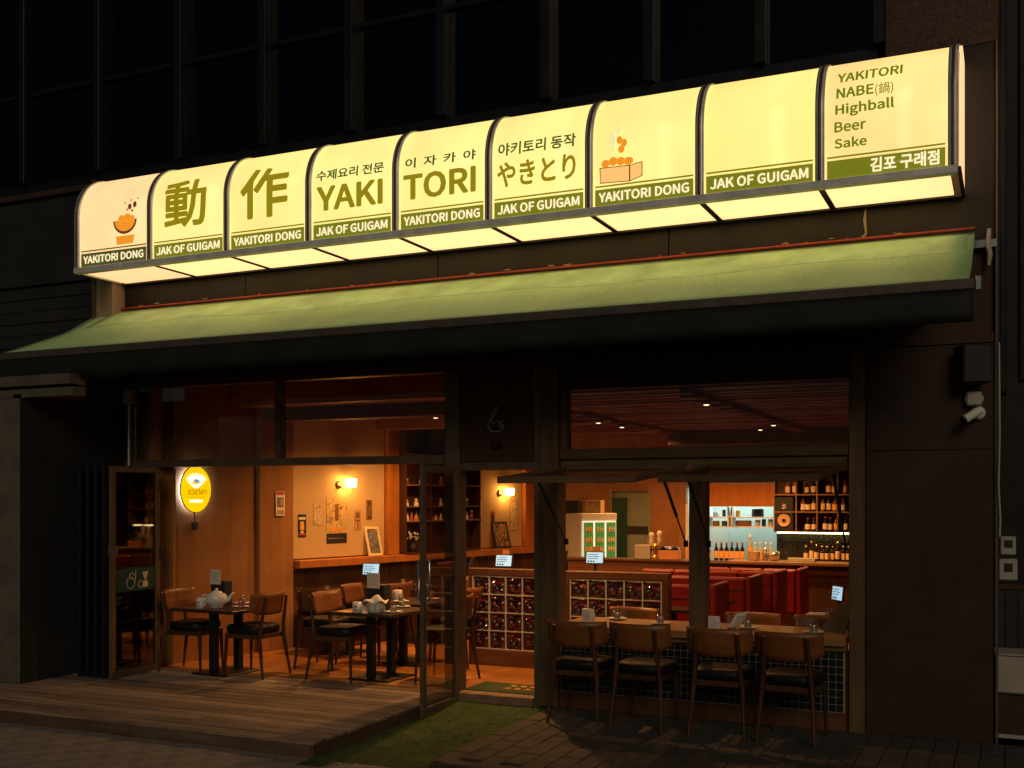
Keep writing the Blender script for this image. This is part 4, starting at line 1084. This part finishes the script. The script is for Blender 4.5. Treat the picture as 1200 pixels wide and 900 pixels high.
poster('small_poster', 'narrow black poster with yellow flower nearest the pilaster', 1.85, 1.435, .125, .26, 'print_black', [(-.05, .05, .07, .10, 'paper'), (-.03, .03, -.05, .05, 'label_orange'), (-.05, .05, -.11, -.085, 'print_red'), (-.02, .02, -.085, -.06, 'paper')])
poster('small_poster', 'pale ink drawing between the black poster and the scroll', 2.09, 1.56, .12, .24, 'pic_pale')
poster('small_poster', 'small brown calligraphy print beside the scroll', 2.75, 1.49, .11, .25, 'print_tan', [(-.035, .035, .02, .09, 'print_brown'), (-.04, .04, -.02, .0, 'print_brown'), (-.012, .012, -.10, -.02, 'print_red')])
poster('small_poster', 'narrow brown print highest beside the scroll', 2.95, 1.61, .10, .24, 'print_brown', [(-.012, .012, .05, .11, 'print_black'), (-.02, .02, -.10, -.08, 'print_black')])
poster('notice_card', 'cream notice with round red emblem on the plywood pilaster', 1.47, 1.69, .13, .27, 'paper', [(-.06, .06, .10, .13, 'print_red'), (-.045, .045, -.04, .07, 'print_brown'), (-.03, .03, -.025, .055, 'paper'), (-.05, .05, -.12, -.07, 'print_tan')]).location = LW(1.47, 1.69, .076)
poster('painting', 'tall brown painting panel near the doorway sconce', 5.93, 1.50, .20, .44, 'print_tan', [(-.08, .08, -.2, .2, 'pic_pale')])
poster('small_poster', 'framed small print left of the doorway sconce', 5.10, 1.60, .16, .20, 'paper', [(-.045, .05, -.05, .05, 'pic_slate')])
poster('small_poster', 'pale sketch sheet under the small framed print', 5.12, 1.36, .19, .27, 'pic_pale')
poster('bottle_poster', 'dark bottle shaped cutout below the doorway sconce', 5.44, 1.46, .09, .20, 'print_brown', [(-.025, .025, -.10, .06, 'print_black'), (-.012, .012, .06, .12, 'print_red')])
def framed(label, t, w_, h, fm, pm_):
    o = wthing('picture_frame', label, 'picture', t, 1.047, .10); o.rotation_euler = (R(-14), 0, LROT)
    m = MB(); b_ = .028
    m.box(-w_ / 2, w_ / 2, -.012, .012, 0, b_); m.box(-w_ / 2, w_ / 2, -.012, .012, h - b_, h)
    m.box(-w_ / 2, -w_ / 2 + b_, -.0115, .0115, b_, h - b_); m.box(w_ / 2 - b_, w_ / 2, -.0115, .0115, b_, h - b_)
    m.build('frame', fm, o, .002); BX(-w_ / 2 + b_, w_ / 2 - b_, -.004, .004, b_, h - b_).build('picture', pm_, o)
framed('pale framed dark print leaning on the ledge', 2.98, .24, .36, 'label_cream', 'pic_slate')
framed('black framed print leaning on the ledge by the doorway sconce', 5.58, .36, .38, 'print_black', 'pic_dark')
# display shelves in the party wall
ds = wthing('display_shelves', 'dark display shelves with figurines between the two pale panels', 'shelves', 4.21, 1.05, .0)
BX(-.76, .76, -.02, -.003, 0, 1.66).build('rear_panel', 'dark_wood', ds)
for z in (.0, .40, .585, .86, 1.25): BX(-.75, .75, -.17, -.021, z, z + .016).build('shelf', 'counter_wood' if z else 'dark_wood', ds)
for x in (-.76, -.28, .24, .74): BX(x, x + .016, -.172, -.021, .017, 1.66).build('upright', 'dark_wood', ds)
k = 0
for z, nm in ((1.05 + .402, 'lower'), (1.05 + .587, 'middle'), (1.05 + .876 - .014, 'upper')):
    for j, t in enumerate((3.55, 3.64, 3.73, 3.82, 4.02, 4.12, 4.22, 4.34, 4.56, 4.66, 4.76, 4.86)):
        if nm == 'upper' and j % 3: continue
        if nm == 'middle' and j % 2: continue
        o = wthing('figurine', '%s figurine or jar from the scroll side on the %s display shelf' % (ORD[j], nm), 'figurine', t, z + .002, .09); o['group'] = 'figurines on the display shelves'
        h = random.uniform(.09, .15); r = random.uniform(.022, .035)
        MB().lathe([(r, 0), (r * 1.05, .01), (r * .9, h * .5), (r * .55, h * .62)], 10).build('body', random.choice(('label_cream', 'bottle_amber', 'print_tan', 'print_red', 'paper')), o)
        MB().lathe([(r * .4, h * .62), (r * .68, h * .72), (r * .68, h * .85), (r * .3, h * .98), (0, h)], 10).build('head', random.choice(('label_cream', 'paper', 'gold')), o)
fb = wthing('dried_flower_bunch', 'bunch of dark and white dried flowers in a vase on the ledge', 'flowers', 3.66, 1.07, .10)
MB().lathe([(.04, 0), (.055, .03), (.05, .08), (.03, .11), (.035, .12)], 14).build('vase', 'print_black', fb)
m = MB(); m2_ = MB()
for q in range(60):
    a = random.uniform(0, 6.28); e = random.uniform(.1, 1.2); rr = random.uniform(.05, .13)
    c = (rr * math.cos(a) * math.cos(e), rr * math.sin(a) * math.cos(e) * .6, .14 + rr * math.sin(e))
    (m if q % 2 else m2_).lathe([(0, -.012), (.013, -.004), (.013, .006), (0, .013)], 6, c)
m.build('petals', 'paper', fb); m2_.build('dark_leaves', 'print_black', fb)

# ================================================================== DOWNLIGHTS
def downlight(label, x, y, z, watts, size=150, col=(1.0, .45, .13)):
    t = thing('downlight', label, 'lamp', (x, y, z), 0, 'small ceiling downlights')
    MB().lathe([(.045, .0), (.045, -.03), (.038, -.035), (.036, -.01)], 16).build('trim', 'black_metal', t)
    MB().lathe([(.030, -.030), (.022, -.041), (0, -.044)], 12).build('lens', 'lens_glow', t)
    L = bpy.data.lights.new('spot', 'SPOT'); L.energy = watts * 1.6; L.spot_size = R(size); L.spot_blend = 1.0; L.color = col; L.shadow_soft_size = .03
    o = bpy.data.objects.new('spot', L); C.objects.link(o); o.parent = t; o.location = (0, 0, -.085)
downlight('downlight in the dining ceiling nearest the street', -6.35, 1.66, 2.738, 78)
downlight('downlight in the dining ceiling above the framed picture', -6.20, 2.90, 2.738, 88)
downlight('downlight just inside the entrance door', -4.45, 1.05, 2.738, 130)
downlight('downlight on the door side track, street end', -4.12, 2.8, 2.612, 55)
downlight('downlight on the door side track, second from the street', -4.12, 3.6, 2.612, 55)
downlight('downlight on the door side track by the fridge', -4.40, 5.6, 2.738, 90)
downlight('downlight on the hatch side track', -2.45, 4.0, 2.612, 22)
downlight('downlight at the back of the bar ceiling', -2.9, 5.45, 2.655, 165)
downlight('added fill downlight over the hatch counter', -2.45, 1.0, 2.612, 28)  # added spot to brighten the counter, no fitting known at this point

# ================================================================== STREET FRONT FITTINGS
sw = thing('wall_speaker', 'black box loudspeaker high on the dark wall panel', 'speaker', (-.30, -.01, 2.56), R(25))
BX(-.10, .10, -.20, -.03, 0, .27).build('cabinet', 'speaker_black', sw, .008)
BX(-.09, .09, -.208, -.201, .01, .26).build('grille', 'black_metal', sw)
BX(-.03, .03, -.03, .08, .1, .16).build('bracket', 'black_metal', sw)
cj = thing('junction_box', 'small grey junction box between the loudspeaker and the camera', 'electric box', (-.24, -.012, 2.41))
BX(-.052, .052, -.06, .008, 0, .10).build('box', 'plastic_grey', cj, .012)
for x in (-.06, .052): BX(x, x + .01, -.04, -.02, .03, .07).build('lug', 'plastic_grey', cj, .002)
cc = thing('security_camera', 'white bullet security camera pointing down along the wall', 'camera', (-.215, -.03, 2.36))
MB().lathe([(.05, 0), (.05, .02), (.03, .03)], 14).build('mount', 'white', cc, 0, (0, .028, 0), (R(90), 0, 0))
MB().tube([(0, .0, 0), (-.01, -.05, -.005), (-.03, -.07, -.02)], .018, 8).build('arm', 'white', cc)
MB().tube([(.012, -.05, .012), (-.085, -.125, -.055)], .030, 14).build('body', 'white', cc)
MB().tube([(-.085, -.125, -.055), (-.097, -.134, -.063)], .029, 14).build('lens_hood', 'print_black', cc)
# breaker box at the deck end
bb = thing('breaker_box', 'small grey breaker box with conduit beside the dining transom', 'electric box', (-8.10, -.06, 2.70))
BX(-.05, .05, -.05, .05, 0, .15).build('box', 'plastic_grey', bb, .005)
BX(.051, .056, -.03, .03, .03, .12).build('switch_panel', 'print_red', bb)
MB().tube([(-.01, 0, -.002), (-.01, 0, -.62)], .012, 8).build('conduit', 'grey_metal', bb)
# unlit wire emblem over the door
ne = thing('wire_emblem', 'thin metal bowl and chopsticks emblem on the dark panel above the door', 'emblem', (-4.03, -.012, 2.38))
m = MB()
m.tube([(.075 * math.cos(q), 0, .01 + .07 * math.sin(q)) for q in [PI + k * PI / 10 for k in range(11)]], .005, 6)
m.tube([(-.075, 0, .01), (-.06, 0, .035), (-.02, 0, .015), (.02, 0, .04), (.075, 0, -.04)], .005, 6)
m.tube([(-.06, 0, .02), (.0, 0, .16)], .004, 6); m.tube([(-.04, 0, .04), (.03, 0, .17)], .004, 6)
m.tube([(.03, 0, -.02), (.055, 0, .03), (.075, 0, .045)], .005, 6)
m.build('wire', 'plastic_grey', ne)
BX(-.04, .05, -.012, .018, -.20, -.15).build('transformer', 'black_metal', ne, .004)
BX(-.012, .012, .0, .02, -.05, -.02).build('standoff', 'black_metal', ne)
# door mat
dm = thing('door_mat', 'dark green door mat with orange printed marks inside the doorway', 'mat', (-4.03, .30, FL))
BX(-.36, .36, -.22, .22, 0, .012).build('pile', 'mat_green', dm, .004)
m = MB()
for j, y in enumerate((-.06, .07)):
    for k in range(4):
        x = -.05 + k * .095
        m.box(x, x + .075, y, y + .014, .0125, .0135); m.box(x + .008, x + .062, y + .03, y + .044, .0125, .0135); m.box(x + .03, x + .044, y + .014, y + .03, .0125, .0135); m.box(x, x + .05, y + .058, y + .07, .0125, .0135)
m.build('printed_mark', 'mat_text', dm)
# gap beyond the corner
wb = thing('white_box_unit', 'dusty white wall mounted unit past the building corner', 'utility box', (.12, .32, .33))
BX(-.23, .5, -.1, .25, 0, .275).build('casing', 'box_white', wb, .012)
BX(-.24, .5, -.11, .25, .277, .29).build('lid', 'plastic_grey', wb, .003)
lb = thing('low_cabinet', 'dark brown low cabinet under the white unit', 'cabinet', (.12, .34, 0))
BX(-.22, .5, -.08, .25, .03, .325).build('body', 'brown_band', lb, .006); BX(-.23, .5, -.1, .25, 0, .028).build('plinth', 'plastic_grey', lb, .004)
fe = thing('metal_fence', 'dark corrugated metal fence behind the white unit', 'fence', (.2, .75, 0))
for k in range(9): BX(-.33 + k * .09, -.25 + k * .09, 0, .02 + .015 * (k % 2), 0, 1.05).build('slat', 'dark_wall', fe, .003)
BX(-.34, .5, -.02, .05, 1.052, 1.09).build('top_rail', 'brown_band', fe)
for k, (z, h, w_) in enumerate(((1.35, .13, .05), (1.17, .15, .06))):
    e = thing('electric_meter', ['upper', 'lower'][k] + ' pale electric meter box on the building corner', 'meter', (-.02, .05, z))
    BX(-w_, w_, -.06, .05, 0, h).build('casing', 'plastic_grey', e, .008); BX(-.025, .03, -.064, -.0605, h * .4, h * .8).build('window', 'print_black', e)
tag(MB().tube([(-.078, -.045, 2.85), (-.074, -.045, 2.2), (-.082, -.045, 1.85), (-.07, -.045, 1.6), (-.075, -.045, 1.48)], .008, 6).build('cable', 'plastic_grey'), 'white cable running down the building corner to the meters', 'cable')
tag(MB().tube([(-.14, -.05, 3.66), (-.15, -.055, 3.55), (-.135, -.05, 3.48), (-.145, -.055, 3.40)], [.014, .02, .018, .012], 7).build('knotted_cord', 'plastic_grey'), 'pale knotted cord hanging beside the awning end', 'cord')

m = MB()
for k in range(26):
    x = random.uniform(-8.0, -.3); r = random.uniform(.006, .02)
    m = MB().lathe([(r * .7, -r * .4), (r, 0), (r * .5, r * .5), (0, r * .6)], 6); o = m.build('sealant_lump', 'tan_panel', bd, 0, (x, -.012, 3.69 + random.uniform(0, .015))); o.scale.x = random.uniform(1, 3)
MB().tube([(-.985, -.012, 3.90), (-.99, -.016, 3.82), (-.98, -.014, 3.72), (-1.0, -.012, 3.69)], [.006, .014, .010, .016], 6).build('sealant_run', 'tan_panel', bd)
